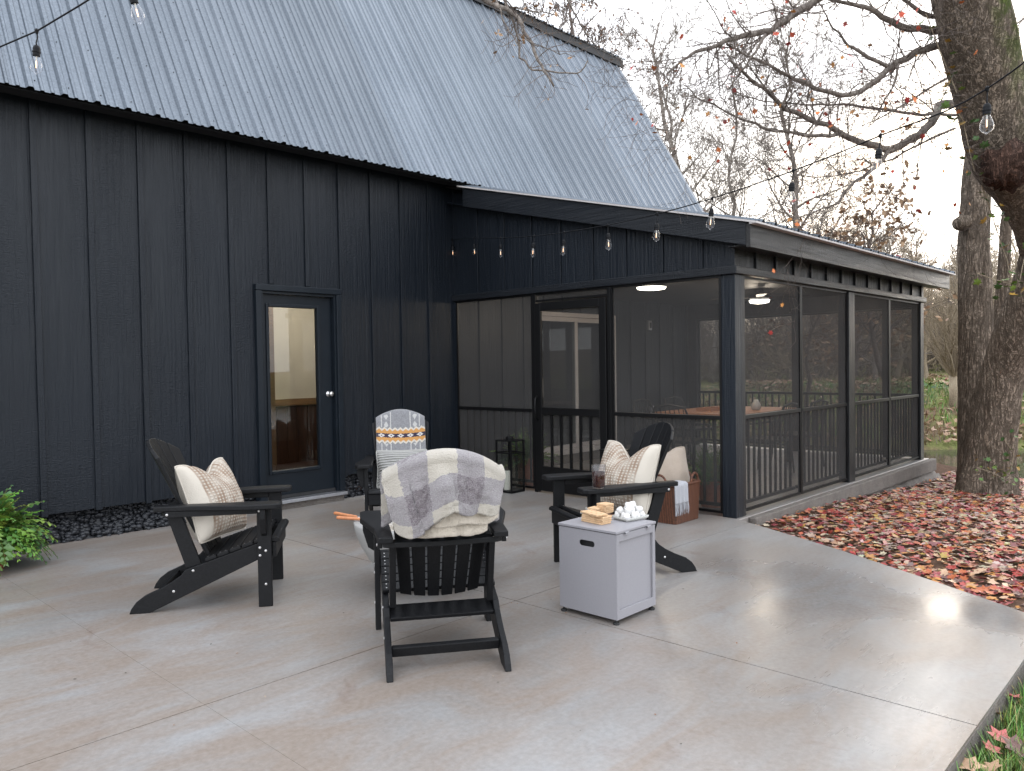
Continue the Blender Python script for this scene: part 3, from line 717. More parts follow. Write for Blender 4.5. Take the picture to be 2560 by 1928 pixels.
mb.add([(-6.3, 0.055, -0.03), (-0.05, 0.055, -0.03), (-0.05, 0.20, 0.27), (-6.3, 0.20, 0.27)], [(0, 1, 2, 3)])
tag(build(mb, 'rubble_stones', MT['black_stone'], sm=True), 'heap of small black stones along the foot of the barn wall', 'stones', kind='stuff')

# ================================================================= THE SCREENED PORCH
porch = empty('screened_porch', (0, 0, 0), 0, 'black lean-to porch with dark insect screens and railings beside the barn', 'porch')
PW, PL, ZT, ZR = -3.66, 5.46, 2.18, 0.90
def rtop(y): return 3.49+(y+0.25)*0.248
mb = MB(); mb.box(-0.008, 5.60, -3.72, -0.002, -0.14, 0.0); build(mb, 'floor_slab', MT['concrete'], porch, bevel=0.008)
mb = MB(); mb.box(0.16, 5.66, -3.80, -3.722, -0.17, -0.004); build(mb, 'curb', MT['rough_concrete'], porch, bevel=0.012)
# crumbly footing below the curb
mb = MB(); rng = random.Random(11)
def foot(u, v):
    x = 0.25+5.5*u; y = -3.74-0.30*v*(0.6+0.6*mnoise.noise(Vector((x*1.7, 0, 0)))); z = -0.14-0.24*v+0.05*mnoise.noise(Vector((x*5, v*4, 1)))-0.02
    return (x, y, z)
mb.grid(foot, 70, 6, uv=False); build(mb, 'footing', MT['rough_concrete'], porch, sm=True)
# posts
posts = [(0.0, 0.135, -3.69, -3.555), (2.69, 2.87, -3.69, -3.57), (5.33, 5.47, -3.69, -3.57), (5.36, 5.46, -2.645, -2.55), (5.36, 5.46, -1.95, -1.84), (5.36, 5.46, -0.18, -0.022), (5.37, 5.46, -3.23, -3.17)]
for i, (a, b, c, d) in enumerate(posts):
    mb = MB(); mb.box(a, b, c, d, 0.0, ZT-0.001); build(mb, 'post', MT['siding'] if i == 0 else MT['siding_lit'], porch, bevel=0.005)
mb = MB(); mb.box(0.136, 0.19, -3.688, -3.60, 0.002, ZT-0.001); build(mb, 'post_trim', MT['siding_lit'], porch, bevel=0.004)
# gable siding over the screens, facing the patio
fj = [0.0, -0.42, -0.85, -1.27, -1.68, -2.11, -2.52, -2.94, -3.36, -3.69]
for a, b in zip(fj[:-1], fj[1:]):
    mb = MB(); mb.prism([(a-0.001, ZT+0.05), (b+0.001, ZT+0.05), (b+0.001, rtop(b)-0.06), (a-0.001, rtop(a)-0.06)], lambda y, z, k: ((0.0, 0.022)[k], y, z)); build(mb, 'siding_board', MT['siding'], porch)
for y in fj[1:-1]:
    mb = MB(); mb.box(-0.018, -0.0005, y-0.022, y+0.022, ZT+0.074, rtop(y)-0.1); build(mb, 'batten', MT['siding'], porch, bevel=0.003)
mb = MB(); mb.box(-0.034, 0.05, -3.72, -0.001, ZT, ZT+0.072); build(mb, 'trim_band', MT['fascia_y'], porch, bevel=0.005)
mb = MB(); mb.box(-0.030, 5.49, -3.722, -3.60, ZT+0.002, ZT+0.07); build(mb, 'trim_band', MT['fascia_x_lit'], porch, bevel=0.005)
mb = MB(); mb.box(5.36, 5.49, -3.59, -0.02, ZT-0.06, ZT+0.22); build(mb, 'beam', MT['siding_lit'], porch)
# siding band on the long side
sj = [0.0]+[0.40+0.41*k for k in range(13)]
sj = [s for s in sj if s < 5.4]+[5.46]
for a, b in zip(sj[:-1], sj[1:]):
    mb = MB(); mb.box(a+0.001, b-0.001, -3.69, -3.67, ZT+0.071, 2.56); build(mb, 'siding_board', MT['siding_lit'], porch)
for x in sj[1:-1]:
    mb = MB(); mb.box(x-0.024, x+0.024, -3.712, -3.6905, ZT+0.073, 2.45); build(mb, 'batten', MT['siding_lit'], porch, bevel=0.003)
# fascia boards
mb = MB(); mb.prism([(-0.36, rtop(-0.36)), (-3.88, rtop(-3.88)), (-3.88, rtop(-3.88)-0.195), (-0.36, rtop(-0.36)-0.215)], lambda y, z, k: ((-0.165, -0.125)[k], y, z)); build(mb, 'fascia_board', MT['fascia_y'], porch, bevel=0.004)
sxm = on_y(1820+968/2.083, 540+300/2.083, -3.92)[0]
for a, b in ((-0.165, sxm-0.001), (sxm+0.001, 5.83)):
    mb = MB(); mb.box(a, b, -3.922, -3.881, 2.375, 2.578); build(mb, 'fascia_board', MT['fascia_x_lit'], porch, bevel=0.004)
mb = MB(); mb.prism([(-0.05, rtop(-0.05)-0.20), (-3.88, rtop(-3.88)-0.20), (-3.88, rtop(-3.88)-0.185), (-0.05, rtop(-0.05)-0.185)], lambda y, z, k: ((-0.124, -0.001)[k], y, z)); build(mb, 'soffit', MT['siding'], porch)
mb = MB(); mb.box(-0.12, 5.80, -3.88, -3.692, 2.40, 2.41); build(mb, 'soffit', MT['siding_lit'], porch)
for i in range(7):
    a = -0.19+0.865*i; b = min(a+0.864, 5.865)
    mb = MB(); ribbed(mb, a, b, (-3.985, rtop(-3.985)+0.022), (-0.03, rtop(-0.03)+0.022), -0.05); build(mb, 'roof_sheet', MT['roof'], porch, solid=0.0012)
mb = MB(); mb.prism([(-0.30, rtop(-0.30)+0.004), (-3.98, rtop(-3.98)+0.004), (-3.98, rtop(-3.98)+0.020), (-0.30, rtop(-0.30)+0.020)], lambda y, z, k: ((-0.195, -0.10)[k], y, z)); build(mb, 'drip_edge', MT['vinyl_white'], porch)
mb = MB(); mb.box(-0.19, 5.865, -3.990, -3.925, rtop(-3.985)+0.003, rtop(-3.985)+0.019); build(mb, 'drip_edge', MT['vinyl_white'], porch)
mb = MB(); mb.prism([(-0.02, rtop(-0.02)-0.02), (-3.86, rtop(-3.86)-0.02), (-3.86, rtop(-3.86)-0.0), (-0.02, rtop(-0.02)-0.0)], lambda y, z, k: ((-0.12, 5.80)[k], y, z)); build(mb, 'roof_deck', MT['dark_ceiling'], porch)
mb = MB(); mb.box(0.03, 5.40, -3.62, -0.02, 2.36, 2.39); build(mb, 'ceiling', MT['dark_ceiling'], porch)

def bay(axis, c, a0, a1, z0=0.03, z1=ZT, rail=True, bars=True, nb=None, sign=1, sc=True):
    """one screened bay. axis 'y': plane x=c, runs in y; axis 'x': plane y=c, runs in x. sign points indoors"""
    def put(name, mat, p0, p1, q0, q1, w0, w1, **k):
        mb = MB()
        if axis == 'y': mb.box(min(c+sign*w0, c+sign*w1), max(c+sign*w0, c+sign*w1), p0, p1, q0, q1)
        else: mb.box(p0, p1, min(c+sign*w0, c+sign*w1), max(c+sign*w0, c+sign*w1), q0, q1)
        return build(mb, name, mat, porch, **k)
    a0, a1 = min(a0, a1), max(a0, a1); t = 0.022
    put('screen_frame', MT['black_satin'], a0, a0+t, z0, z1, 0.0, 0.03); put('screen_frame', MT['black_satin'], a1-t, a1, z0, z1, 0.0, 0.03)
    put('screen_frame', MT['black_satin'], a0+t, a1-t, z0, z0+t, 0.0, 0.03); put('screen_frame', MT['black_satin'], a0+t, a1-t, z1-t, z1, 0.0, 0.03)
    if sc: put('screen', MT['screen'], a0+t*0.5, a1-t*0.5, z0+t*0.5, z1-t*0.5, 0.014, 0.0145)
    if rail: put('rail', MT['black_satin'], a0+t, a1-t, ZR-0.022, ZR+0.014, -0.004, 0.032, bevel=0.003)
    if bars:
        n = nb or int(round((a1-a0)/0.112))-1
        put('lower_rail', MT['black_satin'], a0+t, a1-t, 0.08, 0.11, 0.055, 0.085)
        for i in range(n):
            p = a0+(a1-a0)*(i+1)/(n+1); put('baluster', MT['black_satin'], p-0.010, p+0.010, 0.11, ZR-0.02, 0.06, 0.08)
bay('y', 0.0, -0.035, -1.275); bay('y', 0.0, -2.335, -3.555)
bay('y', 0.0, -1.30, -2.31, 2.085, ZT, False, False)
for a, b in ((0.19, 1.435), (1.445, 2.69), (2.87, 4.115), (4.125, 5.33)): bay('x', -3.67, a, b)
for a, b in ((-0.18, -1.84), (-1.95, -2.55), (-2.645, -3.17), (-3.23, -3.57)): bay('y', 5.46, a, b, 0.03, ZT-0.06, sign=-1, sc=True)
for y in (-0.033, -1.276, -2.334):      # slim jambs beside the bays
    pass
for (a, b) in ((-1.277, -1.325), (-2.290, -2.333)):
    mb = MB(); mb.box(-0.006, 0.05, b, a, 0.0, ZT-0.001); build(mb, 'jamb', MT['black_satin'], porch, bevel=0.003)
mb = MB(); mb.box(-0.004, 0.04, -0.034, -0.001, 0.0, ZT-0.001); build(mb, 'jamb', MT['siding'], porch)
# screen door
ya, yb = -2.288, -1.327
mb = MB(); sw = 0.085
mb.box(-0.028, 0.004, ya, ya+sw, 0.025, 2.07); mb.box(-0.028, 0.004, yb-sw, yb, 0.025, 2.07); mb.box(-0.028, 0.004, ya+sw, yb-sw, 1.985, 2.07); mb.box(-0.028, 0.004, ya+sw, yb-sw, 0.86, 0.935)
sd_ = build(mb, 'screen_door', MT['black_satin'], porch, bevel=0.004)
mb = MB(); mb.box(-0.024, 0.0, ya+sw, yb-sw, 0.026, 0.295); build(mb, 'kick_plate', MT['black_satin'], sd_)
for i in range(5):
    y = ya+sw+(yb-ya-2*sw)*(i+1)/6; mb = MB(); mb.box(-0.022, 0.0, y-0.012, y+0.012, 0.296, 0.859); build(mb, 'bar', MT['black_satin'], sd_)
mb = MB(); mb.tube([(-0.03, yb-0.03, 0.80), (-0.065, yb-0.03, 0.83), (-0.075, yb-0.03, 0.93), (-0.065, yb-0.03, 1.03), (-0.03, yb-0.03, 1.06)], 0.010, 8); build(mb, 'pull_handle', MT['black_metal'], sd_, sm=True)
mb = MB(); mb.box(0.0045, 0.005, ya+sw*0.8, yb-sw*0.8, 0.29, 2.0); build(mb, 'screen', MT['screen_door'] if 'screen_door' in MT else MT['screen'], sd_)

# ceiling light and fan under the porch
lt = empty('porch_light', (1.55, -1.80, 2.36), 0, 'round white ceiling light glowing inside the porch, left of the fan', 'light')
mb = MB(); mb.lathe([(0.10, -0.085), (0.165, -0.075), (0.175, -0.055)], n=32); build(mb, 'diffuser', MT['led'], lt, sm=True)
mb = MB(); mb.lathe([(0.18, -0.054), (0.18, -0.03), (0.05, -0.025), (0.05, -0.001)], n=32); build(mb, 'housing', MT['black_metal'], lt)
point('porch_lamp_light', (0, 0, -0.16), 20, (1.0, 0.86, 0.68), 0.13, lt)
fan = empty('ceiling_fan', (3.5, -2.22, 2.36), 0.5, 'dark ceiling fan with a lit lamp under the porch ceiling', 'fan')
mb = MB(); mb.lathe([(0.06, -0.001), (0.06, -0.03), (0.012, -0.035), (0.012, -0.055), (0.13, -0.07), (0.14, -0.12), (0.10, -0.14)], n=24); build(mb, 'motor', MT['black_metal'], fan, sm=False)
mb = MB(); mb.lathe([(0.05, -0.185), (0.12, -0.175), (0.135, -0.142)], n=28); build(mb, 'lamp', MT['led'], fan, sm=True)
for i in range(4):
    a = i*math.pi/2; mb = MB(); ca, sa = math.cos(a), math.sin(a)
    pts = [(0.13, -0.04), (0.62, -0.07), (0.64, 0.0), (0.62, 0.07), (0.13, 0.04)]
    mb.prism(pts, lambda u, v, k: (u*ca-v*sa, u*sa+v*ca, -0.105+0.25*v*0.3+(-0.004, 0.004)[k])); build(mb, 'blade', MT['dark_rattan'], fan)
point('fan_light', (0, 0, -0.26), 15, (1.0, 0.86, 0.68), 0.13, fan)
# ================================================================= ADIRONDACK CHAIRS
BB = Vector((0.405, 0, 0.262)); BD = Vector((-0.427, 0, 0.904)); BN = Vector((0.904, 0, 0.427))
def back_len(v): return 0.800-2.0*min(abs(v), 0.27)**2
def back_pt(v, ln, off=0.0): return BB+BD*ln+BN*(0.9*v*v+off)+Vector((0, v, 0))
def make_chair(label):
    ch = empty('adirondack_chair', (0, 0, 0), 0, label, 'chair', 'black slatted chairs around the fire bowl')
    P = MT['poly_black']; bv = 0.004
    side = [(0.0, 0.0), (0.012, 0.030), (0.038, 0.066), (0.084, 0.100), (0.17, 0.137), (0.236, 0.172), (0.283, 0.205), (0.313, 0.240), (0.40, 0.268), (0.725, 0.374), (0.795, 0.378), (0.800, 0.360), (0.800, 0.300), (0.72, 0.274), (0.111, 0.0)]
    for s in (-1, 1):
        mb = MB(); mb.prism(side, lambda u, z, k: (u, s*(0.253, 0.283)[k], z)); build(mb, 'side_rail', P, ch, bevel=bv)
        mb = MB(); mb.prism([(0.72, 0), (0.80, 0), (0.80, 0.586), (0.72, 0.586)], lambda u, z, k: (u, s*(0.284, 0.314)[k], z)); build(mb, 'leg', P, ch, bevel=bv)
        arm = [(0.150, 0.236), (0.150, 0.306), (0.36, 0.318), (0.60, 0.372), (0.66, 0.386), (0.835, 0.386), (0.864, 0.362), (0.864, 0.272), (0.84, 0.250), (0.60, 0.247), (0.40, 0.240)]
        mb = MB(); mb.prism(arm, lambda u, v, k: (u, s*v, (0.587, 0.617)[k])); build(mb, 'armrest', P, ch, bevel=0.006)
        mb = MB(); mb.prism([(0.214, 0.552), (0.719, 0.552), (0.719, 0.586), (0.214, 0.586)], lambda u, z, k: (u, s*(0.284, 0.308)[k], z)); build(mb, 'arm_rail', P, ch, bevel=0.003)
        mb = MB(); mb.prism([(0.315, 0.585), (0.372, 0.585), (0.372, 0.53), (0.345, 0.44), (0.315, 0.42)], lambda v, z, k: ((0.745, 0.775)[k], s*v, z)); build(mb, 'arm_bracket', P, ch, bevel=0.003)
        mb = MB(); mb.prism([(0.310, 0.238), (0.392, 0.262), (0.290, 0.556), (0.208, 0.556)], lambda u, z, k: (u, s*(0.222, 0.252)[k], z)); build(mb, 'back_post', P, ch, bevel=bv)
    mb = MB(); br = [(0.185, -0.26), (0.20, -0.283), (0.25, -0.283), (0.262, -0.20), (0.235, 0.0), (0.262, 0.20), (0.25, 0.283), (0.20, 0.283), (0.185, 0.26), (0.160, 0.0)]
    mb.prism(br, lambda u, v, k: (u, v, (0.558, 0.584)[k])); build(mb, 'back_rail', P, ch, bevel=bv)
    mb = MB(); mb.prism([(0.286, 0.178), (0.392, 0.214), (0.386, 0.234), (0.280, 0.198)], lambda u, z, k: (u, (-0.252, 0.252)[k], z)); build(mb, 'lower_back_rail', P, ch, bevel=bv)
    mb = MB(); mb.prism([(0.140, 0.060), (0.170, 0.066), (0.160, 0.112), (0.130, 0.106)], lambda u, z, k: (u, (-0.252, 0.252)[k], z)); build(mb, 'stretcher', P, ch, bevel=bv)
    mb = MB(); mb.box(0.801, 0.823, -0.283, 0.283, 0.285, 0.372); build(mb, 'front_apron', P, ch, bevel=0.003)
    for i in range(6):
        s = (i-2.5)/2.5; vb, vt, wb, wt = s*0.168, s*0.214, 0.056, 0.077
        lo, hi = vt-wt/2, vt+wt/2; n = 4
        poly = [(vb-wb/2, 0.0), (vb+wb/2, 0.0)]+[(hi+(lo-hi)*j/n, back_len(hi+(lo-hi)*j/n)) for j in range(n+1)]
        mb = MB(); mb.prism(poly, lambda v, ln, k: back_pt(v, ln, (-0.012, 0.010)[k])); build(mb, 'back_slat', P, ch, bevel=0.004)
    sd = Vector((0.325, 0, 0.106)).normalized(); sn = Vector((-sd.z, 0, sd.x)); p0 = Vector((0.425, 0, 0.279))
    for i in range(5):
        a = p0+sd*(0.0725*i); b = a+sd*0.066; mb = MB()
        q = [a, b, b+sn*0.021, a+sn*0.021]
        mb.prism([(p.x, p.z) for p in q], lambda u, z, k: (u, (-0.2835, 0.2835)[k], z)); build(mb, 'seat_slat', P, ch, bevel=0.004)
    mb = MB(); mb.prism([(0.795, 0.402), (0.826, 0.406), (0.842, 0.398), (0.846, 0.380), (0.826, 0.374), (0.795, 0.380)], lambda u, z, k: (u, (-0.2835, 0.2835)[k], z)); build(mb, 'seat_nose', P, ch, bevel=0.004)
    mb = MB()
    for s in (-1, 1):
        for u, z, v in ((0.735, 0.352, 0.314), (0.768, 0.332, 0.314), (0.735, 0.306, 0.314), (0.765, 0.135, 0.314), (0.355, 0.232, 0.283), (0.245, 0.118, 0.283), (0.225, 0.569, 0.308), (0.735, 0.569, 0.316)):
            mb.tube([(u, s*v, z), (u, s*(v+0.003), z), (u, s*(v+0.005), z)], [0.0075, 0.0075, 0.004], 8)
    for u in (0.178, 0.235):
        for v in (-0.24, 0.24): mb.tube([(u+0.01, v, 0.584), (u+0.01, v, 0.5855)], 0.004, 6)
    for i in range(5):
        a = p0+sd*(0.0725*i+0.033)+sn*0.021
        for v in (-0.262, 0.262):
            for o in (-0.016, 0.016): mb.tube([a+sd*o+Vector((0, v, 0)), a+sd*o+Vector((0, v, 0))+sn*0.0012], 0.004, 6)
    tag(build(mb, 'bolts', MT['steel'], ch), kind='stuff')
    return ch
CH = {'A': ((-4.529, -2.113), -35.8, 'black slatted chair nearest the planter, side-on, holding a woven cream pillow'),
      'B': ((-1.924, -1.356), -127.0, 'black slatted chair facing the viewer, draped with a grey patterned throw'),
      'C': ((-4.075, -4.410), 54.7, 'black slatted chair seen from behind with a checked fleece blanket over it'),
      'D': ((-1.641, -4.076), 152.0, 'black slatted chair behind the grey side table, drink on its armrest')}
proto = make_chair(CH['A'][2]); chairs = {}
for i, (k_, (o_, h_, lab)) in enumerate(CH.items()):
    c_ = proto if i == 0 else copy_tree(proto)
    c_.location = (o_[0], o_[1], 0.0); c_.rotation_euler = (0, 0, math.radians(h_)); c_['label'] = lab; chairs[k_] = c_
def cw(k_, p):
    o_, h_, _ = CH[k_]; a = math.radians(h_); p = Vector(p)
    return Vector((o_[0]+p.x*math.cos(a)-p.y*math.sin(a), o_[1]+p.x*math.sin(a)+p.y*math.cos(a), p.z))
def cv(k_, p):
    a = math.radians(CH[k_][1]); p = Vector(p); return Vector((p.x*math.cos(a)-p.y*math.sin(a), p.x*math.sin(a)+p.y*math.cos(a), p.z))

# ---------------------------------------------------------------- pillows
def facing(h, t):
    h, t = math.radians(h), math.radians(t); nrm = Vector((math.cos(h)*math.cos(t), math.sin(h)*math.cos(t), math.sin(t))); up = Vector((-math.cos(h)*math.sin(t), -math.sin(h)*math.sin(t), math.cos(t)))
    return up.cross(nrm), up
def pillow(name, w, h, t, mat, centre, lat, up, label, dent=0.10, seed=1, cat='pillow', group=None, slump=0.0, mirror=False):
    nz = Vector(lat).cross(Vector(up)).normalized(); lat = Vector(lat).normalized(); up = Vector(up).normalized(); rg = random.Random(seed); ph = rg.uniform(0, 9)
    def side(sg):
        def f(i, j):
            a, b = 2*i-1, 2*j-1
            x = w/2*a*(1-0.065*(1-b*b)-0.03*(a*a*b*b)**4); y = h/2*b*(1-0.05*(1-a*a)-0.03*(a*a*b*b)**4)
            d = math.exp(-((a-0.05)/0.36)**2)*max(0.0, (b+0.2)/1.2)**2
            y -= dent*d
            th = t*max(0.0, (1-a*a)*(1-b*b))**0.48*(1-0.45*d*(dent > 0.02))*(1.0-0.10*b)
            wr = 0.010*mnoise.noise(Vector((a*2.3+ph, b*2.3, sg)))+0.006*math.sin(9*a+4*b+ph)*(1-abs(b))*abs(a)
            y -= slump*max(0.0, b)*a*a
            return lat*x+up*y+nz*(sg*th+wr*(1-a**4)*(1-b**4))
        return f
    mb = MB(); mb.grid(side(1), 28, 28); o = len(mb.v)
    mb2 = MB(); mb2.grid(side(-1), 28, 28)
    n0 = len(mb.v); mb.v += mb2.v; mb.f += [tuple(reversed([i+n0 for i in f])) for f in mb2.f]; mb.uv.update({i+n0: q for i, q in mb2.uv.items()})
    if mirror: mb.uv = {i: (1-q[0], q[1]) for i, q in mb.uv.items()}
    mb.tube([side(1)(k/28, 0) for k in range(29)]+[side(1)(1, k/28) for k in range(1, 29)]+[side(1)(1-k/28, 1) for k in range(1, 29)]+[side(1)(0, 1-k/28) for k in range(1, 29)], 0.006, 6)
    return tag(build(mb, name, mat, None, centre, sm=True), label, cat, group)
upv = BD.normalized()
pillow('throw_pillow', 0.46, 0.49, 0.145, MT['pillow_woven'], cw('A', (0.415, 0.0, 0.605)), *facing(-62, 20), 'woven cream and tan pillow on the chair nearest the planter', 0.085, 2)
pillow('throw_pillow', 0.48, 0.50, 0.145, MT['pillow_woven'], cw('D', (0.405, 0.05, 0.625)), *facing(174, 20), 'woven cream and tan pillow on the chair behind the side table', 0.115, 5, mirror=True)
pillow('lumbar_pillow', 0.44, 0.33, 0.10, MT['pillow_rib'], cw('B', (0.475, 0.0, 0.53)), cv('B', (0, 1, 0)), cv('B', (-0.36, 0, 0.93)), 'white ribbed pillow on the chair with the patterned throw', 0.0, 8)

# ---------------------------------------------------------------- throws over the chair backs
def drape(k_, v0, v1, front, hang, off, nu, nv, fold, seed, flare=0.0, sag=0.0, inward=0.0, straight=False):
    ph = seed*1.7; vmap = {}; front_full = front
    def f(i, j):
        v = v0+(v1-v0)*i; hg = (hang(i) if callable(hang) else hang)-0.92*(0.80-back_len(v))
        L = back_len(v); front = front_full-(0.80-L if straight else 0.0)
        tot = front+0.07+hg; r = tot*j; vmap[(i, j)] = (r+(0.80-L if r > front else 0.0))/(front_full+0.33); edge = min(1.0, 4*min(i, 1-i))
        fo = mnoise.noise(Vector((v*9+ph, r*2.5, ph)))*fold+mnoise.noise(Vector((v*45, r*45, ph)))*fold*0.12
        if r < front:
            p = back_pt(v, L-front+r, off+abs(fo)*0.5+0.004)
        elif r < front+0.07:
            a = math.pi*(r-front)/0.07; p = back_pt(v, L, 0)+BN*(off*math.cos(a))+BD*(0.022*math.sin(a)+0.004)
        else:
            d = r-front-0.07; top = back_pt(v, L, 0)-BN*off
            g = min(1.0, d/0.10)
            p = top+Vector((-0.05*d*g-flare*d*(0.5+abs(2*i-1)**2), 0, -d*1.0))+Vector((-abs(fo)*1.2*g-0.5*fold*g*(0.5+0.5*math.sin(v*26+ph)), 0.35*fo*g, 0))
            p.y += (0.5-i)*sag*d; p.x += inward*g
        return cw(k_, p)
    mb = MB(); mb.grid(f, nu, nv)
    if straight: mb.uv = {k: (u, vmap[(u, w)]) for k, (u, w) in mb.uv.items()}
    return mb
bl = empty('fleece_blanket', cw('C', (0.1, 0, 0.0)), 0, 'cream and grey checked fleece blanket hung over the nearest chair back', 'blanket')
def cm(mb, loc): mb.v = [(a-loc[0], b-loc[1], c-loc[2]) for a, b, c in mb.v]; return mb
def h_outer(i): return 0.355-0.125*sst(0.16, 0.46, i)+0.055*sst(0.55, 0.95, i)+0.010*math.sin(i*21)
def flip(f): return lambda i: f(1-i)
mb = cm(drape('C', -0.290, 0.280, 0.30, flip(h_outer), 0.036, 60, 80, 0.056, 1, 0.0, 0.55), bl.location)
build(mb, 'checked_face', MT['check'], bl, sm=True, solid=0.028)
mb = cm(drape('C', -0.225, 0.20, 0.05, lambda i: 0.362+0.012*math.sin(i*7+1), 0.016, 40, 40, 0.030, 4, -0.05, 0.22, 0.030), bl.location)
build(mb, 'fleece_lining', MT['sherpa_cream'], bl, sm=True, solid=0.014)
mb = cm(drape('C', -0.272, 0.10, 0.03, lambda i: 0.325-0.035*i+0.012*math.sin(i*9), 0.022, 36, 34, 0.026, 9, -0.02, 0.18, 0.012), bl.location)
build(mb, 'folded_edge', MT['sherpa_cream'], bl, sm=True, solid=0.014)
th = empty('patterned_throw', cw('B', (0.1, 0, 0)), 0, 'grey throw with white figures and an orange and black band', 'blanket')
mb = cm(drape('B', -0.215, 0.215, 0.52, 0.26, 0.024, 30, 50, 0.016, 6, 0.02, straight=True), th.location)
build(mb, 'cloth', MT['geo'], th, sm=True, solid=0.014)

# ================================================================= FIRE BOWL
BC = Vector((-3.16, -3.20, 0.0))
bowl = empty('fire_bowl', BC, 0, 'round pale concrete fire bowl between the four black chairs', 'fire bowl')
RB = 0.475
prof = [(0.15, 0.0), (0.17, 0.01), (0.22, 0.045), (0.31, 0.115), (0.385, 0.20), (0.44, 0.30), (0.468, 0.38), (RB, 0.425), (RB-0.004, 0.432), (RB-0.052, 0.432), (RB-0.058, 0.426), (RB-0.075, 0.36)]
mb = MB(); mb.lathe(prof, n=64, cap=False); mb.add([(0.15*math.cos(t*0.2618), 0.15*math.sin(t*0.2618), 0.0) for t in range(24)], [tuple(range(23, -1, -1))]); build(mb, 'shell', MT['bowl_concrete'], bowl, sm=True, bevel=0)
mb = MB(); mb.lathe([(RB-0.072, 0.365), (0.02, 0.372)], n=48); build(mb, 'burner_pan', MT['pale_stone'], bowl)
rocks = []; rg = random.Random(5)
for i in range(5):
    mb = MB(); v, f = ico(rg, (0, 0, 0), 0.032, 0.85); mb.add(v, f); me = mb.mesh('lava_rock'); me.materials.append(MT['pale_stone']); smooth(me); rocks.append(me)
n_ = 0; tries = 0; placed = []
while n_ < 70 and tries < 4000:
    tries += 1; a = rg.uniform(0, 6.283); r = 0.36*math.sqrt(rg.random())
    q = (r*math.cos(a), r*math.sin(a))
    if any((q[0]-p[0])**2+(q[1]-p[1])**2 < 0.052**2 for p in placed): continue
    placed.append(q); o = bpy.data.objects.new('lava_rock', rocks[n_ % 5]); COL.objects.link(o); s = rg.uniform(0.8, 1.25)
    o.location = (BC.x+q[0], BC.y+q[1], 0.388+0.012*rg.random()); o.scale = (s, s, s); o.rotation_euler = (rg.uniform(-.4, .4), rg.uniform(-.4, .4), rg.uniform(0, 6))
    tag(o, 'small pale rough rock filling the fire bowl', 'rock', 'rocks in the fire bowl'); n_ += 1
for (pa, pb, lab) in (((836, 1283), (893, 1293), 'roasting fork with a wooden handle on the bowl rim, the farther one'), ((842, 1294), (902, 1298), 'roasting fork with a wooden handle on the bowl rim, the nearer one')):
    p = Vector(on_z(pa[0], pa[1], 0.455)); q = Vector(on_z(pb[0], pb[1], 0.447)); d = (q-p).normalized()
    fk = empty('roasting_fork', p, 0, lab, 'fork', 'roasting forks')
    mb = MB(); mb.tube([Vector(), d*0.01, d*0.08, (q-p)*0.96, q-p], [0.009, 0.0115, 0.0105, 0.010, 0.008], 10); build(mb, 'handle', MT['handle_wood'], fk, sm=True)
    mb = MB(); e = q-p; far = e+Vector((d.x, d.y, 0)).normalized()*0.52+Vector((0, 0, -0.018)); mb.tube([e, e+d*0.01, far], [0.006, 0.0035, 0.003], 8); s_ = Vector((-d.y, d.x, 0))
    for sg in (-1, 1): mb.tube([far, far+s_*0.012*sg+d*0.03, far+s_*0.012*sg+d*0.10], [0.003, 0.003, 0.001], 6)
    build(mb, 'prongs', MT['steel'], fk, sm=True)

# ================================================================= SIDE TABLE
TX0, TX1, TY0, TY1, TZ0, TZ1 = -3.02, -2.65, -4.57, -4.17, 0.028, 0.505
tb = empty('side_table', ((TX0+TX1)/2, (TY0+TY1)/2, 0), 0, 'pale grey metal cube side table with a slot handle and lid', 'side table')
def tl(mb): return cm(mb, tb.location)
def slotted_panel():
    bm = bmesh.new(); outer = [(TY0+0.001, TZ0), (TY1-0.001, TZ0), (TY1-0.001, TZ1-0.018), (TY0+0.001, TZ1-0.018)]
    cy, cz, hw, hr = (TY0+TY1)/2+0.0, 0.415, 0.036, 0.0165
    inner = [(cy+hw*(1 if math.cos(t) >= 0 else -1)+hr*math.cos(t), cz+hr*math.sin(t)) for t in [2*math.pi*(k+0.5)/24 for k in range(24)]]
    ed = []
    for ring in (outer, inner):
        vs = [bm.verts.new((TX0, y, z)) for y, z in ring]; ed += [bm.edges.new((vs[i], vs[(i+1) % len(vs)])) for i in range(len(vs))]
    bmesh.ops.triangle_fill(bm, use_beauty=True, edges=ed)
    for f in bm.faces:
        if f.normal.x > 0: f.normal_flip()
    me = bpy.data.meshes.new('slot_panel'); bm.to_mesh(me); bm.free()
    for v in me.vertices: v.co -= Vector(tb.location)
    o = link('slot_panel', me, MT['table_grey'], tb); m = o.modifiers.new('solid', 'SOLIDIFY'); m.thickness = 0.003; m.offset = -1
slotted_panel()
mb = MB(); mb.box(TX0+0.03, TX0+0.031, TY0+0.01, TY1-0.01, TZ0, TZ1-0.02); build(tl(mb), 'slot_shade_sheet', MT['rubber'], tb)  # added black sheet that stands for the shade inside the box
mb = MB(); w = 0.026
for b in ((TX0+0.0035, TX0+w, TZ0, TZ1-0.018), (TX1-w, TX1, TZ0, TZ1-0.018), (TX0+w, TX1-w, TZ0, TZ0+0.05), (TX0+w, TX1-w, TZ1-0.018-0.04, TZ1-0.018)): mb.box(b[0], b[1], TY0, TY0+0.012, b[2], b[3])
build(tl(mb), 'side_frame', MT['table_grey'], tb, bevel=0.0015)
mb = MB(); mb.box(TX0+w-0.002, TX1-w+0.002, TY0+0.013, TY0+0.016, TZ0+0.02, TZ1-0.03); build(tl(mb), 'recessed_panel', MT['table_grey'], tb)
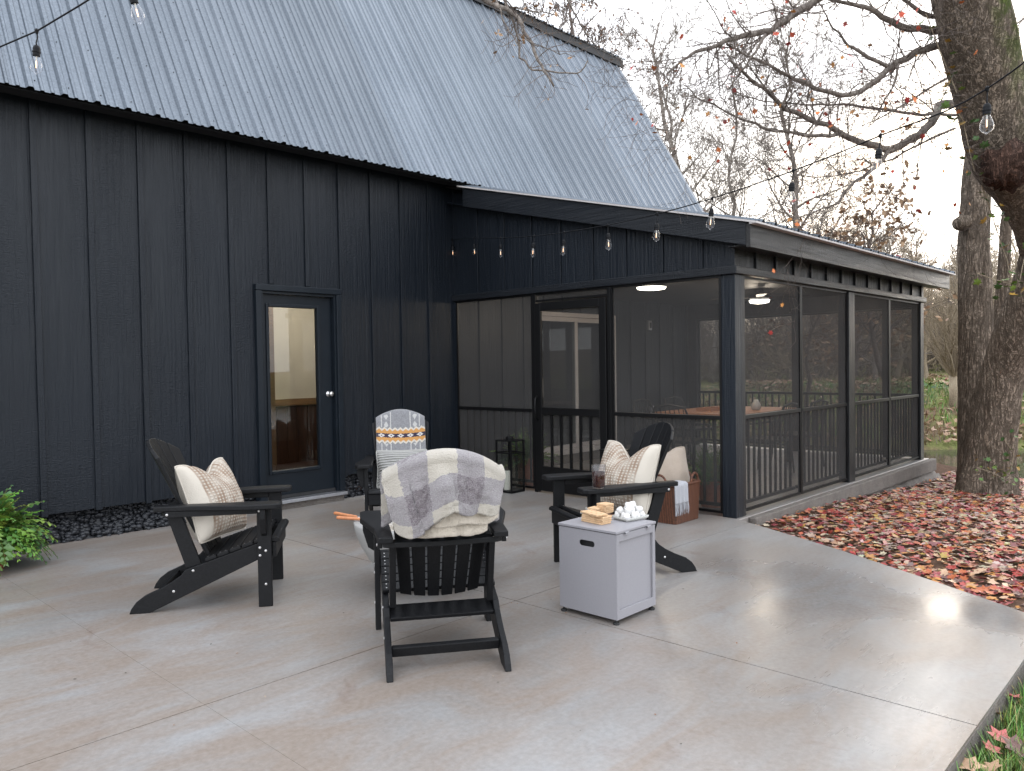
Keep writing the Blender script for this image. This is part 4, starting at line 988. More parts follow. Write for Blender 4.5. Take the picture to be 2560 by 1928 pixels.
mb = MB(); mb.box(TX1-0.004, TX1-0.001, TY0+0.013, TY1-0.001, TZ0, TZ1-0.018); mb.box(TX0+0.004, TX1-0.005, TY1-0.004, TY1-0.001, TZ0, TZ1-0.018); build(tl(mb), 'rear_panel', MT['table_grey'], tb)
mb = MB(); mb.box(TX0+0.004, TX1-0.005, TY0+0.017, TY1-0.005, TZ0, TZ0+0.003); build(tl(mb), 'floor_panel', MT['table_grey'], tb)
mb = MB(); mb.box(TX0-0.004, TX1+0.004, TY0-0.004, TY1+0.004, TZ1-0.014, TZ1); build(tl(mb), 'lid', MT['table_grey'], tb, bevel=0.002)
for xx in (TX0+0.085, TX1-0.075):
    mb = MB(); mb.box(xx-0.017, xx+0.017, TY0-0.012, TY0-0.001, TZ1-0.026, TZ1-0.0145); mb.tube([(xx-0.017, TY0-0.008, TZ1-0.016), (xx+0.017, TY0-0.008, TZ1-0.016)], 0.005, 10); build(tl(mb), 'hinge', MT['table_grey'], tb)
for xx in (TX0+0.015, TX1-0.015):
    for yy in (TY0+0.018, TY1-0.018):
        mb = MB(); mb.lathe([(0.017, 0.0), (0.019, 0.006), (0.017, 0.011), (0.006, 0.012), (0.006, TZ0)], (xx, yy, 0), 16); build(tl(mb), 'foot', MT['rubber'], tb, sm=False)
TOP = TZ1+0.0008
q5 = lambda x, y, z=TOP: Vector(on_z(1360+x/4.63, 1240+y/4.63, z))
def cracker(name, c, ux, ly, lx, th, label, group, holes=False, mat='cracker'):
    ux = Vector((ux.x, ux.y, 0)).normalized(); uy = Vector((-ux.y, ux.x, 0))
    mb = MB(); n = 20; poly = []
    for (sx, sy) in ((-1, -1), (1, -1), (1, 1), (-1, 1)): poly.append((sx*lx/2, sy*ly/2))
    mb.prism(poly, lambda a, b, k: ux*a+uy*b+Vector((0, 0, (0, th)[k])))
    o = tag(build(mb, name, MT[mat], None, c, bevel=0.0022), label, name.split('_')[-1], group)
    if holes:
        for a in (-0.3, 0.0, 0.3):
            for b in (-0.22, 0.22):
                h = MB(); p = ux*a*lx+uy*b*ly; h.lathe([(0.0055, th-0.002), (0.0055, th+0.0006)], (p.x, p.y, 0), 10); build(h, 'dimple', MT['handle_wood'], o)
    return o
A1, A2, A3 = q5(405, 292), q5(690, 346), q5(800, 316)
ux = (A2-A1); c0 = (A1+A3)/2; c0.z = TOP; lx, ly, tk = 0.160, 0.078, 0.0105
ords = ['bottom', 'second', 'third', 'fourth']
for i in range(4):
    a = Matrix.Rotation((-0.05, 0.04, -0.03, 0.02)[i], 3, 'Z') @ ux
    cracker('graham_cracker', c0+Vector((0.002*(i % 2), -0.002*i, tk*1.06*i)), a, ly, lx, tk, ords[i]+' cracker from below in the long front stack', 'crackers on the side table')
a = Matrix.Rotation(-0.22, 3, 'Z') @ ux
cracker('graham_cracker', c0+Vector((-0.012, 0.004, tk*1.06*4+0.003)), a, ly, lx, tk, 'dimpled cracker lying askew on top of the long front stack', 'crackers on the side table', True)
for (x, y, n, tag_) in ((600, 195, 3, 'left'), (705, 190, 5, 'taller right')):
    c = q5(x, y)
    for i in range(n):
        aa = Matrix.Rotation(0.12*math.sin(i*2.3+x), 3, 'Z') @ ux
        cracker('graham_cracker', c+Vector((0.001*i, 0, tk*1.05*i)), aa, 0.075, 0.075, tk, 'square cracker, number %s from below in the %s rear stack' % (('one', 'two', 'three', 'four', 'five')[i], tag_), 'crackers on the side table')
cracker('chocolate_bar', q5(748, 228), ux, 0.05, 0.085, 0.008, 'dark chocolate bar between the crackers and the marshmallow tray', None, False, 'chocolate')
mb = MB(); mb.box(-0.035, 0.035, -0.003, 0.003, 0.0, 0.024); mb.box(-0.035, -0.028, 0.003, 0.05, 0.0, 0.012); tag(build(mb, 'wrapper_clip', MT['ceramic'], None, q5(500, 188), bevel=0.002), 'small white folded clip behind the crackers on the side table', 'clip').rotation_euler = (0, 0, 0.9)
# marshmallow tray
T1, T2, T3 = q5(800, 280), q5(965, 318), q5(1200, 250)
tray = empty('marshmallow_tray', (T1+T3)/2, 0, 'square white dish piled with marshmallows on the side table', 'dish')
lx_, ly_ = 0.135, 0.185; ang = math.atan2((T2-T1).y, (T2-T1).x); tray.rotation_euler = (0, 0, ang)
def rrect(w, h, r, n=5):
    out = []
    for cx, cy, a0 in ((w/2-r, h/2-r, 0), (-w/2+r, h/2-r, 90), (-w/2+r, -h/2+r, 180), (w/2-r, -h/2+r, 270)):
        for k in range(n+1): t = math.radians(a0+90*k/n); out.append((cx+r*math.cos(t), cy+r*math.sin(t)))
    return out
mb = MB(); rings = [(lx_*0.86, ly_*0.86, 0.0), (lx_*0.97, ly_*0.97, 0.010), (lx_, ly_, 0.020), (lx_*0.965, ly_*0.965, 0.021), (lx_*0.90, ly_*0.90, 0.006)]
n = 24; base = 0
for w_, h_, z_ in rings: mb.v += [(x, y, z_) for x, y in rrect(w_, h_, 0.02)]
for r_ in range(len(rings)-1):
    for k in range(n): mb.f.append((r_*n+k, r_*n+(k+1) % n, (r_+1)*n+(k+1) % n, (r_+1)*n+k))
mb.f.append(tuple(range(n-1, -1, -1))); mb.f.append(tuple((len(rings)-1)*n+k for k in range(n)))
build(mb, 'dish', MT['ceramic'], tray, sm=True)
mb = MB(); mb.lathe([(0.0150, 0.0), (0.0190, 0.004), (0.0200, 0.018), (0.0190, 0.033), (0.0150, 0.037)], n=14); mmesh = mb.mesh('marshmallow'); mmesh.materials.append(MT['marshmallow']); smooth(mmesh)
rg = random.Random(21); tc = Vector(tray.location); Rz = Matrix.Rotation(ang, 3, 'Z'); spots = []
for lay, (nx, ny) in enumerate(((3, 4), (2, 3), (1, 2))):
    for i in range(nx):
        for j in range(ny): spots.append(((i-(nx-1)/2)*0.040, (j-(ny-1)/2)*0.041, 0.008+lay*0.026))
for i, (x, y, z) in enumerate(spots):
    o = bpy.data.objects.new('marshmallow', mmesh); COL.objects.link(o); o.location = tc+Rz @ Vector((x+rg.uniform(-.004, .004), y+rg.uniform(-.004, .004), z))
    o.rotation_euler = (rg.uniform(-.5, .5), rg.uniform(-.5, .5), rg.uniform(0, 6)); tag(o, 'white marshmallow piled on the square dish', 'marshmallow', 'marshmallows on the dish')
# drink on the armrest
gp = Vector(on_z(1497, 1221, 0.6178))
gl = empty('drink_glass', gp, 0, 'glass of dark red drink standing on the chair armrest', 'glass')
mb = MB(); mb.lathe([(0.036, 0.0), (0.0378, 0.004), (0.0415, 0.07), (0.0455, 0.150), (0.0438, 0.150), (0.0398, 0.07), (0.036, 0.010)], n=28); build(mb, 'tumbler', MT['cup_glass'], gl, sm=True)
mb = MB(); mb.lathe([(0.0356, 0.0105), (0.0394, 0.07), (0.0410, 0.104)], n=28); build(mb, 'drink', MT['cola'], gl, sm=False)

# ================================================================= LANTERNS
def lantern(x0, y0, label, clabel):
    w, d, h = 0.218, 0.235, 0.565
    L = empty('candle_lantern', (x0, y0, 0), 0, label, 'lantern', 'tall black lanterns beside the screen door'); bm = MT['black_metal']; t = 0.016
    mb = MB(); mb.box(-w/2, w/2, -d/2, d/2, 0.004, 0.026); build(mb, 'base_plate', bm, L, bevel=0.003)
    for sx in (-1, 1):
        for sy in (-1, 1):
            mb = MB(); x, y = sx*(w/2-t/2), sy*(d/2-t/2); mb.box(x-t/2, x+t/2, y-t/2, y+t/2, 0.0265, h-0.0005); build(mb, 'post', bm, L)
    for z in (h-0.135,):
        for s in (-1, 1):
            mb = MB(); mb.box(-w/2+t, w/2-t, s*(d/2-t/2)-0.007, s*(d/2-t/2)+0.007, z, z+0.014); build(mb, 'collar_bar', bm, L)
            mb = MB(); mb.box(s*(w/2-t/2)-0.007, s*(w/2-t/2)+0.007, -d/2+t, d/2-t, z, z+0.014); build(mb, 'collar_bar', bm, L)
    for s in (-1, 1):
        mb = MB(); mb.box(-w/2+t, w/2-t, s*(d/2-t/2)-0.001, s*(d/2-t/2)+0.001, 0.027, h-0.136); build(mb, 'pane', MT['pane_glass'], L)
        mb = MB(); mb.box(s*(w/2-t/2)-0.001, s*(w/2-t/2)+0.001, -d/2+t, d/2-t, 0.027, h-0.136); build(mb, 'pane', MT['pane_glass'], L)
    mb = MB(); mb.box(-w/2-0.004, w/2+0.004, -d/2-0.004, d/2+0.004, h, h+0.012); build(mb, 'top_plate', bm, L, bevel=0.002)
    mb = MB(); mb.lathe([(0.040, h+0.0125), (0.042, h+0.045), (0.036, h+0.05)], n=24); build(mb, 'vent_cap', bm, L, sm=False)
    mb = MB(); mb.tube([(0.045*math.cos(t_), 0.055*math.sin(t_), h+0.020+0.016*math.sin(t_*0.5)) for t_ in [k*0.3142 for k in range(21)]], 0.004, 6); build(mb, 'ring_handle', bm, L, sm=True)
    mb = MB(); mb.lathe([(0.036, 0.0), (0.038, 0.003), (0.038, 0.20), (0.034, 0.205), (0.01, 0.199)], n=24); c = build(mb, 'pillar_candle', MT['candle'], None, (x0-0.035, y0+0.02, 0.0265), sm=False)
    tag(c, clabel, 'candle'); mb = MB(); mb.tube([(0, 0, 0.199), (0.001, 0, 0.213)], 0.0015, 5); build(mb, 'wick', MT['rubber'], c)
lantern(-0.172, -1.069, 'tall black lantern left of the screen door', 'white pillar candle in the lantern left of the screen door')
lantern(-0.262, -2.575, 'tall black lantern right of the screen door, behind a chair', 'white pillar candle in the lantern right of the screen door')

# ================================================================= BASKET
bk = empty('wicker_basket', (-0.372, -3.262, 0), 0, 'rectangular brown wicker basket holding a pillow and a fringed throw', 'basket')
bw, bd, bh = 0.42, 0.33, 0.335
mb = MB(); rows = 24; n = 24; first = True
for r_ in range(rows*2+1):
    z_ = bh*r_/(rows*2); k = 0.93+0.07*(z_/bh); b = 0.0045 if r_ % 2 else 0.0
    mb.v += [(x, y, z_) for x, y in rrect((bw*k)+b*2, (bd*k)+b*2, 0.035)]
m = rows*2+1
for r_ in range(m-1):
    for k in range(n): mb.f.append((r_*n+k, r_*n+(k+1) % n, (r_+1)*n+(k+1) % n, (r_+1)*n+k))
mb.f.append(tuple(range(n-1, -1, -1)))
build(mb, 'woven_body', MT['wicker'], bk, sm=True, solid=0.006)
mb = MB(); rr = rrect(bw, bd, 0.035); mb.tube([(x, y, bh) for x, y in rr+rr[:1]], 0.014, 8); build(mb, 'rim', MT['wicker'], bk, sm=True)
for s in (-1, 1):
    mb = MB(); mb.tube([(s*bw/2, 0.075*math.cos(t)*1.0, bh+0.085*math.sin(t)) for t in [math.pi*k/14 for k in range(15)]], 0.011, 8); build(mb, 'handle', MT['wicker'], bk, sm=True)
mb = MB(); mb.tube([(0.10+0.06*math.cos(t), -bd/2-0.002, bh+0.085*math.sin(t)) for t in [math.pi*k/14 for k in range(15)]], 0.011, 8); build(mb, 'handle', MT['wicker'], bk, sm=True)
pillow('basket_pillow', 0.46, 0.44, 0.09, MT['linen'], Vector((-0.365, -3.215, 0.43)), Vector((0.92, -0.38, -0.05)), Vector((-0.05, 0.16, 0.98)), 'beige linen pillow standing in the wicker basket', 0.05, 13)
fl = empty('fringed_throw', (-0.50, -3.43, 0.0), 0, 'pale blue-grey fringed throw hanging over the basket edge', 'blanket')
def fr_cloth(i, j):
    x = -0.13+0.22*i; r = j*0.26
    if r < 0.09: return (x, 0.09-r, 0.355+0.008*math.sin(i*9))
    d = r-0.09; return (x+0.02*d, -0.008-0.012*math.sin(i*11+1)**2-0.02*d, 0.352-d)
mb = MB(); mb.grid(fr_cloth, 20, 16); build(mb, 'cloth', MT['fringe_cloth'], fl, sm=True, solid=0.006)
mb = MB(); rg = random.Random(9)
for k in range(30):
    p = Vector(fr_cloth(k/29, 1)); mb.tube([p, p+Vector((rg.uniform(-.006, .006), -0.003, -0.045)), p+Vector((rg.uniform(-.014, .014), -0.004, -0.085-0.02*rg.random()))], [0.003, 0.0026, 0.0015], 5)
tag(build(mb, 'fringe', MT['fringe_cloth'], fl), kind='stuff')

# ================================================================= PLANTS IN POTS
def frond(mb, rng, base, dirv, L, width, n, cols, droop=1.0, leaf=(0.5, 1.0), wide=0.20):
    base = Vector(base); d = Vector(dirv).normalized(); p = base.copy(); step = L/n; side = d.cross(Vector((0, 0, 1)))
    if side.length < 0.05: side = Vector((1, 0, 0))
    side.normalize(); c = rng.choice(cols); c = tuple(x*rng.uniform(0.75, 1.2) for x in c); pts = [p.copy()]
    for i in range(n):
        p = p+d*step; d = (d+Vector((0, 0, -droop*step*2.2))).normalized(); pts.append(p.copy())
        t = i/n; ln = width*math.sin(math.pi*min(1, 0.15+t*0.85))*rng.uniform(0.7, 1.1)
        if ln < 0.008: continue
        for s in (-1, 1):
            a = (side*s*0.9+d*0.45+Vector((0, 0, rng.uniform(-.3, .15)))).normalized(); up = Vector((0, 0, 1))
            wd = (d*wide*ln); q = p+a*ln*rng.uniform(*leaf); mid = (p+q)/2+Vector((0, 0, 0.008)); o = len(mb.v)
            mb.v += [tuple(p), tuple(mid-wd), tuple(q), tuple(mid+wd)]; mb.f.append((o, o+1, o+2, o+3)); mb.col += [c]*4
    o = len(mb.v); mb.tube(pts, [0.0025]*len(pts), 3, cap=False); mb.col += [(0.10, 0.12, 0.03)]*(len(mb.v)-o)
def potted(name, loc, label, R_, H_, nfr, cols, pot, seed, pot_r=0.13, pot_h=0.24, width=0.05, droop=1.0, cat='plant', fr_n=12, wide=0.20):
    e = empty(name, loc, 0, label, cat); rng = random.Random(seed)
    mb = MB(); mb.lathe([(pot_r*0.70, 0.001), (pot_r*0.74, 0.01), (pot_r*0.96, pot_h*0.8), (pot_r*1.06, pot_h*0.82), (pot_r*1.08, pot_h), (pot_r*0.94, pot_h), (pot_r*0.90, pot_h*0.86)], n=28); build(mb, 'pot', pot, e, sm=False)
    mb = MB(); mb.lathe([(pot_r*0.90, pot_h*0.86), (pot_r*0.3, pot_h*0.88)], n=20); build(mb, 'soil', MT['joint'], e)
    mb = MB(); mb.col = []
    for i in range(nfr):
        a = rng.uniform(0, 6.283); el = rng.uniform(0.15, 1.45); L = R_*rng.uniform(0.55, 1.1) if el < 0.9 else H_*rng.uniform(0.5, 1.05)
        b = (rng.uniform(-.5, .5)*pot_r, rng.uniform(-.5, .5)*pot_r, pot_h*0.88)
        frond(mb, rng, b, (math.cos(a)*math.cos(el), math.sin(a)*math.cos(el), math.sin(el)), L, width, fr_n, cols, droop, wide=wide)
    build(mb, 'foliage', MT['fern_tint'], e); return e
GREENS = [(0.13, 0.28, 0.04), (0.19, 0.36, 0.06), (0.09, 0.19, 0.035), (0.22, 0.32, 0.06), (0.09, 0.20, 0.07)]
DARKG = [(0.06, 0.12, 0.04), (0.09, 0.17, 0.05), (0.12, 0.20, 0.07)]
potted('potted_fern', (-4.97, -0.50, 0.0), 'bright green leafy plant in a terracotta pot at the left edge', 0.44, 0.42, 330, GREENS, MT['terracotta'], 4, width=0.10, droop=1.9, fr_n=9, wide=0.36)
potted('porch_plant', (0.27, -0.92, 0.0), 'green potted plant behind the screen, left of the screen door', 0.36, 0.42, 150, GREENS, MT['terracotta'], 8, pot_r=0.15, pot_h=0.33, width=0.06, droop=1.0)
potted('porch_plant', (0.42, -3.22, 0.0), 'green potted plant behind the screen beside the corner post', 0.30, 0.40, 150, GREENS, MT['terracotta'], 12, pot_r=0.15, pot_h=0.26, width=0.06, droop=0.8)

# ================================================================= FURNITURE UNDER THE PORCH
dt = empty('dining_table', (3.3, -1.85, 0), 0, 'wooden dining table inside the screened porch', 'table')
for i in range(6):
    mb = MB(); y = -0.60+0.2*i; mb.box(-0.90, 0.90, y+0.001, y+0.199, 0.715, 0.75); build(mb, 'top_plank', MT['table_wood'], dt, bevel=0.002)
for sx in (-1, 1):
    for sy in (-1, 1):
        mb = MB(); mb.box(sx*0.80-0.035, sx*0.80+0.035, sy*0.50-0.035, sy*0.50+0.035, 0.0, 0.714); build(mb, 'leg', MT['dark_rattan'], dt)
mb = MB(); mb.box(-0.76, 0.76, -0.49, -0.47, 0.63, 0.714); mb.box(-0.76, 0.76, 0.47, 0.49, 0.63, 0.714); build(mb, 'apron', MT['dark_rattan'], dt)
def porch_chair(label):
    e = empty('woven_chair', (0, 0, 0), 0, label, 'chair', 'dark woven chairs around the porch table'); m = MT['dark_rattan']
    mb = MB(); mb.box(-0.23, 0.23, -0.24, 0.24, 0.41, 0.45); build(mb, 'seat', m, e, bevel=0.01)
    for sx in (-1, 1):
        for sy in (-1, 1):
            mb = MB(); mb.tube([(sx*0.24, sy*0.25, 0.0), (sx*0.21, sy*0.22, 0.41)], [0.012, 0.015], 8); build(mb, 'leg', m, e)
        mb = MB(); mb.tube([(0.20, sx*0.25, 0.44), (0.20, sx*0.27, 0.62), (-0.05, sx*0.28, 0.65), (-0.24, sx*0.25, 0.68)], 0.014, 8); build(mb, 'armrest', m, e)
    mb = MB()
    mb.tube([(-0.21, -0.24, 0.45), (-0.27, -0.25, 0.70), (-0.32, -0.20, 0.86), (-0.33, 0.0, 0.89), (-0.32, 0.20, 0.86), (-0.27, 0.25, 0.70), (-0.21, 0.24, 0.45)], 0.014, 8); back = build(mb, 'back_frame', m, e)
    for k in range(7):
        y = -0.19+0.38*k/6; mb = MB(); mb.tube([(-0.215, y, 0.45), (-0.27, y, 0.70), (-0.325, y*0.95, 0.87)], 0.006, 5); build(mb, 'back_spindle', m, e)
    return e
pc = porch_chair('dark woven chair drawn up to the table inside the screened porch')
for i, (x, y, a) in enumerate(((2.85, -2.62, 90), (3.65, -2.66, 84), (2.85, -1.08, -90), (3.7, -1.05, -95), (2.12, -1.85, 4))):
    c_ = pc if i == 0 else copy_tree(pc); c_.location = (x, y, 0); c_.rotation_euler = (0, 0, math.radians(a))
mb = MB(); mb.box(-0.19, 0.19, -0.11, 0.11, 0.0, 0.006)
for b in ((-0.19, 0.19, -0.11, -0.10), (-0.19, 0.19, 0.10, 0.11), (-0.19, -0.18, -0.10, 0.10), (0.18, 0.19, -0.10, 0.10)): mb.box(*b, 0.0062, 0.045)
tag(build(mb, 'wooden_tray', MT['table_wood'], None, (3.02, -1.75, 0.7505)), 'shallow wooden tray lying on the porch dining table', 'tray')
mb = MB(); mb.lathe([(0.05, 0.0), (0.065, 0.03), (0.062, 0.08), (0.035, 0.115), (0.03, 0.14), (0.026, 0.14), (0.03, 0.11)], n=20); tag(build(mb, 'clay_jug', MT['ceramic'], None, (3.42, -2.2, 0.7505), sm=True), 'small round pale jug on the porch dining table', 'jug')
# ================================================================= TREES
def grow(mb, rng, p, d, L, r, lev, maxlev, tips, nseg=5, wander=0.22, up=0.06, kids=(3, 5), ratio=0.62, spread=0.75, rmin=0.003, sides=None):
    p = Vector(p); d = Vector(d).normalized(); pts = [p.copy()]; rad = [r]; st = L/nseg; ds = [d.copy()]
    for i in range(nseg):
        d = (d+Vector((rng.gauss(0, wander), rng.gauss(0, wander), rng.gauss(0, wander)+up))).normalized(); p = p+d*st; pts.append(p.copy()); ds.append(d.copy())
        rad.append(max(rmin, r*(1-0.75*(i+1)/nseg)))
    n = sides[min(lev, len(sides)-1)] if sides else (6, 5, 4, 3, 3, 3)[min(lev, 5)]
    mb.tube(pts, rad, n, cap=False)
    if lev >= maxlev: tips.append((pts[-1], ds[-1])); tips.append((pts[len(pts)//2], ds[len(pts)//2])); return
    for k in range(rng.randint(*kids)):
        t = rng.uniform(0.25, 1.0); i = min(nseg-1, int(t*nseg)); q = pts[i].lerp(pts[i+1], t*nseg-i); dd = ds[i+1]
        ax = dd.orthogonal().normalized(); ax = Matrix.Rotation(rng.uniform(0, 6.283), 3, dd) @ ax
        nd = (dd*(1-spread*rng.uniform(0.5, 1.0))+ax*spread*rng.uniform(0.6, 1.1)).normalized()
        grow(mb, rng, q, nd, L*ratio*rng.uniform(0.65, 1.1), max(rmin, rad[i]*0.62), lev+1, maxlev, tips, max(3, nseg-1), wander, up, kids, ratio, spread, rmin, sides)
def leaf_shape(kind=0):
    if kind == 0:      # lobed leaf
        return [(0, -0.5), (0.16, -0.28), (0.42, -0.34), (0.34, -0.06), (0.52, 0.16), (0.24, 0.20), (0, 0.55), (-0.24, 0.20), (-0.52, 0.16), (-0.34, -0.06), (-0.42, -0.34), (-0.16, -0.28)]
    return [(0, -0.5), (0.22, -0.2), (0.26, 0.1), (0, 0.5), (-0.26, 0.1), (-0.22, -0.2)]
def add_leaf(mb, c, s, rot, col, kind=0, curl=0.3):
    sh = leaf_shape(kind); o = len(mb.v); c = Vector(c)
    mb.v.append(tuple(c+rot @ Vector((0, 0, 0)))); mb.col.append(col)
    for x, y in sh:
        mb.v.append(tuple(c+rot @ Vector((x*s, y*s, curl*s*(x*x+0.5*y*y))))); mb.col.append(col)
    n = len(sh)
    for i in range(n): mb.f.append((o, o+1+i, o+1+(i+1) % n))
def rrot(rng, tilt=3.14):
    return Matrix.Rotation(rng.uniform(0, 6.283), 3, 'Z') @ Matrix.Rotation(rng.uniform(-tilt, tilt), 3, 'X') @ Matrix.Rotation(rng.uniform(0, 6.283), 3, 'Z')
REDS = [(0.62, 0.09, 0.04), (0.68, 0.20, 0.06), (0.55, 0.07, 0.06), (0.66, 0.30, 0.08)]
BROWNS = [(0.36, 0.23, 0.13), (0.44, 0.29, 0.17), (0.29, 0.175, 0.10)]

def D(x, y, d): return Vector(at(x*DS, y*DS, d))
def rough_trunk(path, name, mat, parent, n=40, sub=7, amp=0.10, seed=0, flare=0.0):
    """path: (display x, display y, depth, width in display px). Ridged bark modelled into the surface."""
    ks = [(D(x, y, d), w*DS/CAM_F*d/2) for x, y, d, w in path]; P = []
    for i in range(len(ks)-1):
        p0, p1, p2, p3 = ks[max(i-1, 0)], ks[i], ks[i+1], ks[min(i+2, len(ks)-1)]
        for s in range(sub):
            t = s/sub; q = 0.5*((2*p1[0])+(p2[0]-p0[0])*t+(2*p0[0]-5*p1[0]+4*p2[0]-p3[0])*t*t+(3*p1[0]-p0[0]-3*p2[0]+p3[0])*t**3)
            P.append((q, p1[1]+(p2[1]-p1[1])*t))
    P.append(ks[-1]); mb = MB(); m = len(P); a = None; acc = 0
    for i, (p, r) in enumerate(P):
        d = (P[min(i+1, m-1)][0]-P[max(i-1, 0)][0]).normalized(); acc += (p-P[i-1][0]).length if i else 0
        if a is None: a = d.orthogonal().normalized()
        else: a = (a-d*a.dot(d)).normalized()
        b = d.cross(a)
        for k in range(n):
            t = 2*math.pi*k/n; e = a*math.cos(t)+b*math.sin(t)
            lump = 0.09*mnoise.noise(Vector((e.x*1.4+seed, e.y*1.4, acc*1.1)))
            rid = abs(mnoise.noise(Vector((e.x*r*26+seed, e.y*r*26+e.z*9, acc*2.2))))
            mb.v.append(tuple(p+e*r*(1+lump-amp*(0.5-rid))))
    mb.f = [(i*n+k, i*n+(k+1) % n, (i+1)*n+(k+1) % n, (i+1)*n+k) for i in range(m-1) for k in range(n)]
    mb.f.append(tuple((m-1)*n+k for k in range(n)))
    return build(mb, name, mat, parent, sm=True)

# ---- the big leaning tree at the right
bt = empty('maple_tree', (0, 0, 0), 0, 'big leaning tree with ridged bark at the right edge', 'tree')
main = [(2130, 1088, 9.55, 140), (2134, 1045, 9.5, 112), (2138, 1000, 9.5, 102), (2147, 900, 9.4, 94), (2167, 800, 9.25, 86), (2199, 710, 9.0, 92), (2244, 612, 8.7, 104), (2262, 545, 8.5, 104), (2248, 480, 8.3, 106), (2210, 400, 8.1, 118), (2182, 350, 8.0, 140), (2160, 290, 7.9, 142), (2140, 200, 7.8, 146), (2116, 90, 7.65, 148), (2096, 0, 7.55, 146), (2070, -120, 7.4, 140), (2030, -300, 7.25, 128), (1985, -520, 7.1, 110), (1930, -760, 6.95, 90)]
rough_trunk(main, 'trunk', MT['bark_big'], bt, seed=1)
rough_trunk([(2112, 1075, 9.95, 96), (2110, 1010, 9.95, 74), (2106, 900, 10.0, 66), (2105, 800, 10.0, 64), (2107, 700, 10.0, 66), (2107, 600, 10.0, 66), (2104, 530, 10.0, 62), (2106, 470, 10.0, 60), (2110, 380, 10.0, 54), (2114, 300, 10.0, 50), (2112, 160, 10.0, 44), (2100, 0, 10.0, 36), (2085, -200, 10.0, 26)], 'second_trunk', MT['bark_big'], bt, n=30, seed=5)
rough_trunk([(2150, 800, 10.3, 34), (2158, 700, 10.4, 26), (2166, 620, 10.4, 25), (2170, 560, 10.4, 24), (2174, 480, 10.4, 22), (2188, 380, 10.4, 18)], 'third_trunk', MT['bark_big'], bt, n=18, seed=9)
rough_trunk([(2090, 480, 9.95, 30), (2078, 482, 9.9, 34), (2068, 484, 9.86, 26), (2064, 484, 9.85, 8)], 'branch_stub', MT['bark_big'], bt, n=16, sub=4, seed=12)
rough_trunk([(2200, 372, 7.75, 70), (2184, 366, 7.60, 120), (2168, 362, 7.48, 110), (2156, 360, 7.42, 50)], 'burl', MT['bark_dark'], bt, n=30, sub=6, amp=0.9, seed=15)
S3 = lambda x, y: (1660+x/2.45, y/2.45)
limbs = [  # crop-3 pixels, start depth, end depth, start radius
    ([(1760, 630), (1690, 650), (1640, 740), (1560, 830), (1460, 880), (1390, 930), (1280, 890), (1130, 850), (1000, 780), (870, 715), (750, 660), (640, 575), (560, 510), (480, 430), (400, 365)], 8.6, 6.8, 0.050),
    ([(1800, 250), (1660, 285), (1540, 320), (1440, 380), (1370, 420), (1310, 500), (1200, 560), (1080, 590), (930, 540), (800, 480), (700, 430), (600, 385), (500, 330), (380, 270)], 8.0, 6.9, 0.040),
    ([(1800, 190), (1650, 185), (1500, 178), (1390, 140), (1280, 70), (1170, 30), (1000, -10), (800, -60)], 8.0, 7.4, 0.045),
    ([(1300, -260), (1100, -120), (920, 15), (840, 60), (780, 105), (700, 150), (620, 200), (540, 210), (480, 225), (370, 265), (270, 300), (190, 312), (100, 380), (20, 450)], 7.4, 6.6, 0.045),
    ([(1780, 700), (1650, 695), (1520, 690), (1400, 680), (1250, 660), (1100, 650), (950, 640), (800, 635), (600, 620), (480, 590), (420, 560)], 9.6, 8.8, 0.022),
    ([(1390, 920), (1300, 1020), (1220, 1080), (1160, 1120), (1100, 1190), (1060, 1240), (960, 1290), (860, 1320), (760, 1360)], 7.9, 7.6, 0.022),
    ([(1060, 830), (960, 832), (870, 830), (740, 810), (620, 790), (500, 745), (400, 690), (300, 640), (200, 590), (120, 520)], 7.5, 6.9, 0.020),
    ([(1370, 410), (1250, 340), (1160, 290), (1100, 250), (1040, 170), (990, 90), (940, 10)], 7.5, 7.2, 0.020),
    ([(1440, 390), (1420, 470), (1390, 560), (1330, 640), (1290, 730), (1240, 800)], 7.5, 7.4, 0.014),
    ([(620, 205), (560, 320), (500, 400), (450, 480), (470, 600)], 6.8, 6.7, 0.014),
    ([(1760, 470), (1600, 560), (1450, 650), (1300, 730), (1150, 800)], 9.0, 8.6, 0.016),
    ([(1780, 780), (1650, 840), (1480, 930), (1300, 1010), (1130, 1060), (930, 1090), (760, 1080)], 9.2, 8.6, 0.016),
    ([(1790, 120), (1640, 100), (1500, 30), (1380, -60), (1200, -160)], 8.0, 7.6, 0.030),
    ([(2300, 130), (2205, 120), (2150, 160), (2110, 230)], 9.4, 9.0, 0.020),
]
twigs = MB(); rng = random.Random(31); tips = []
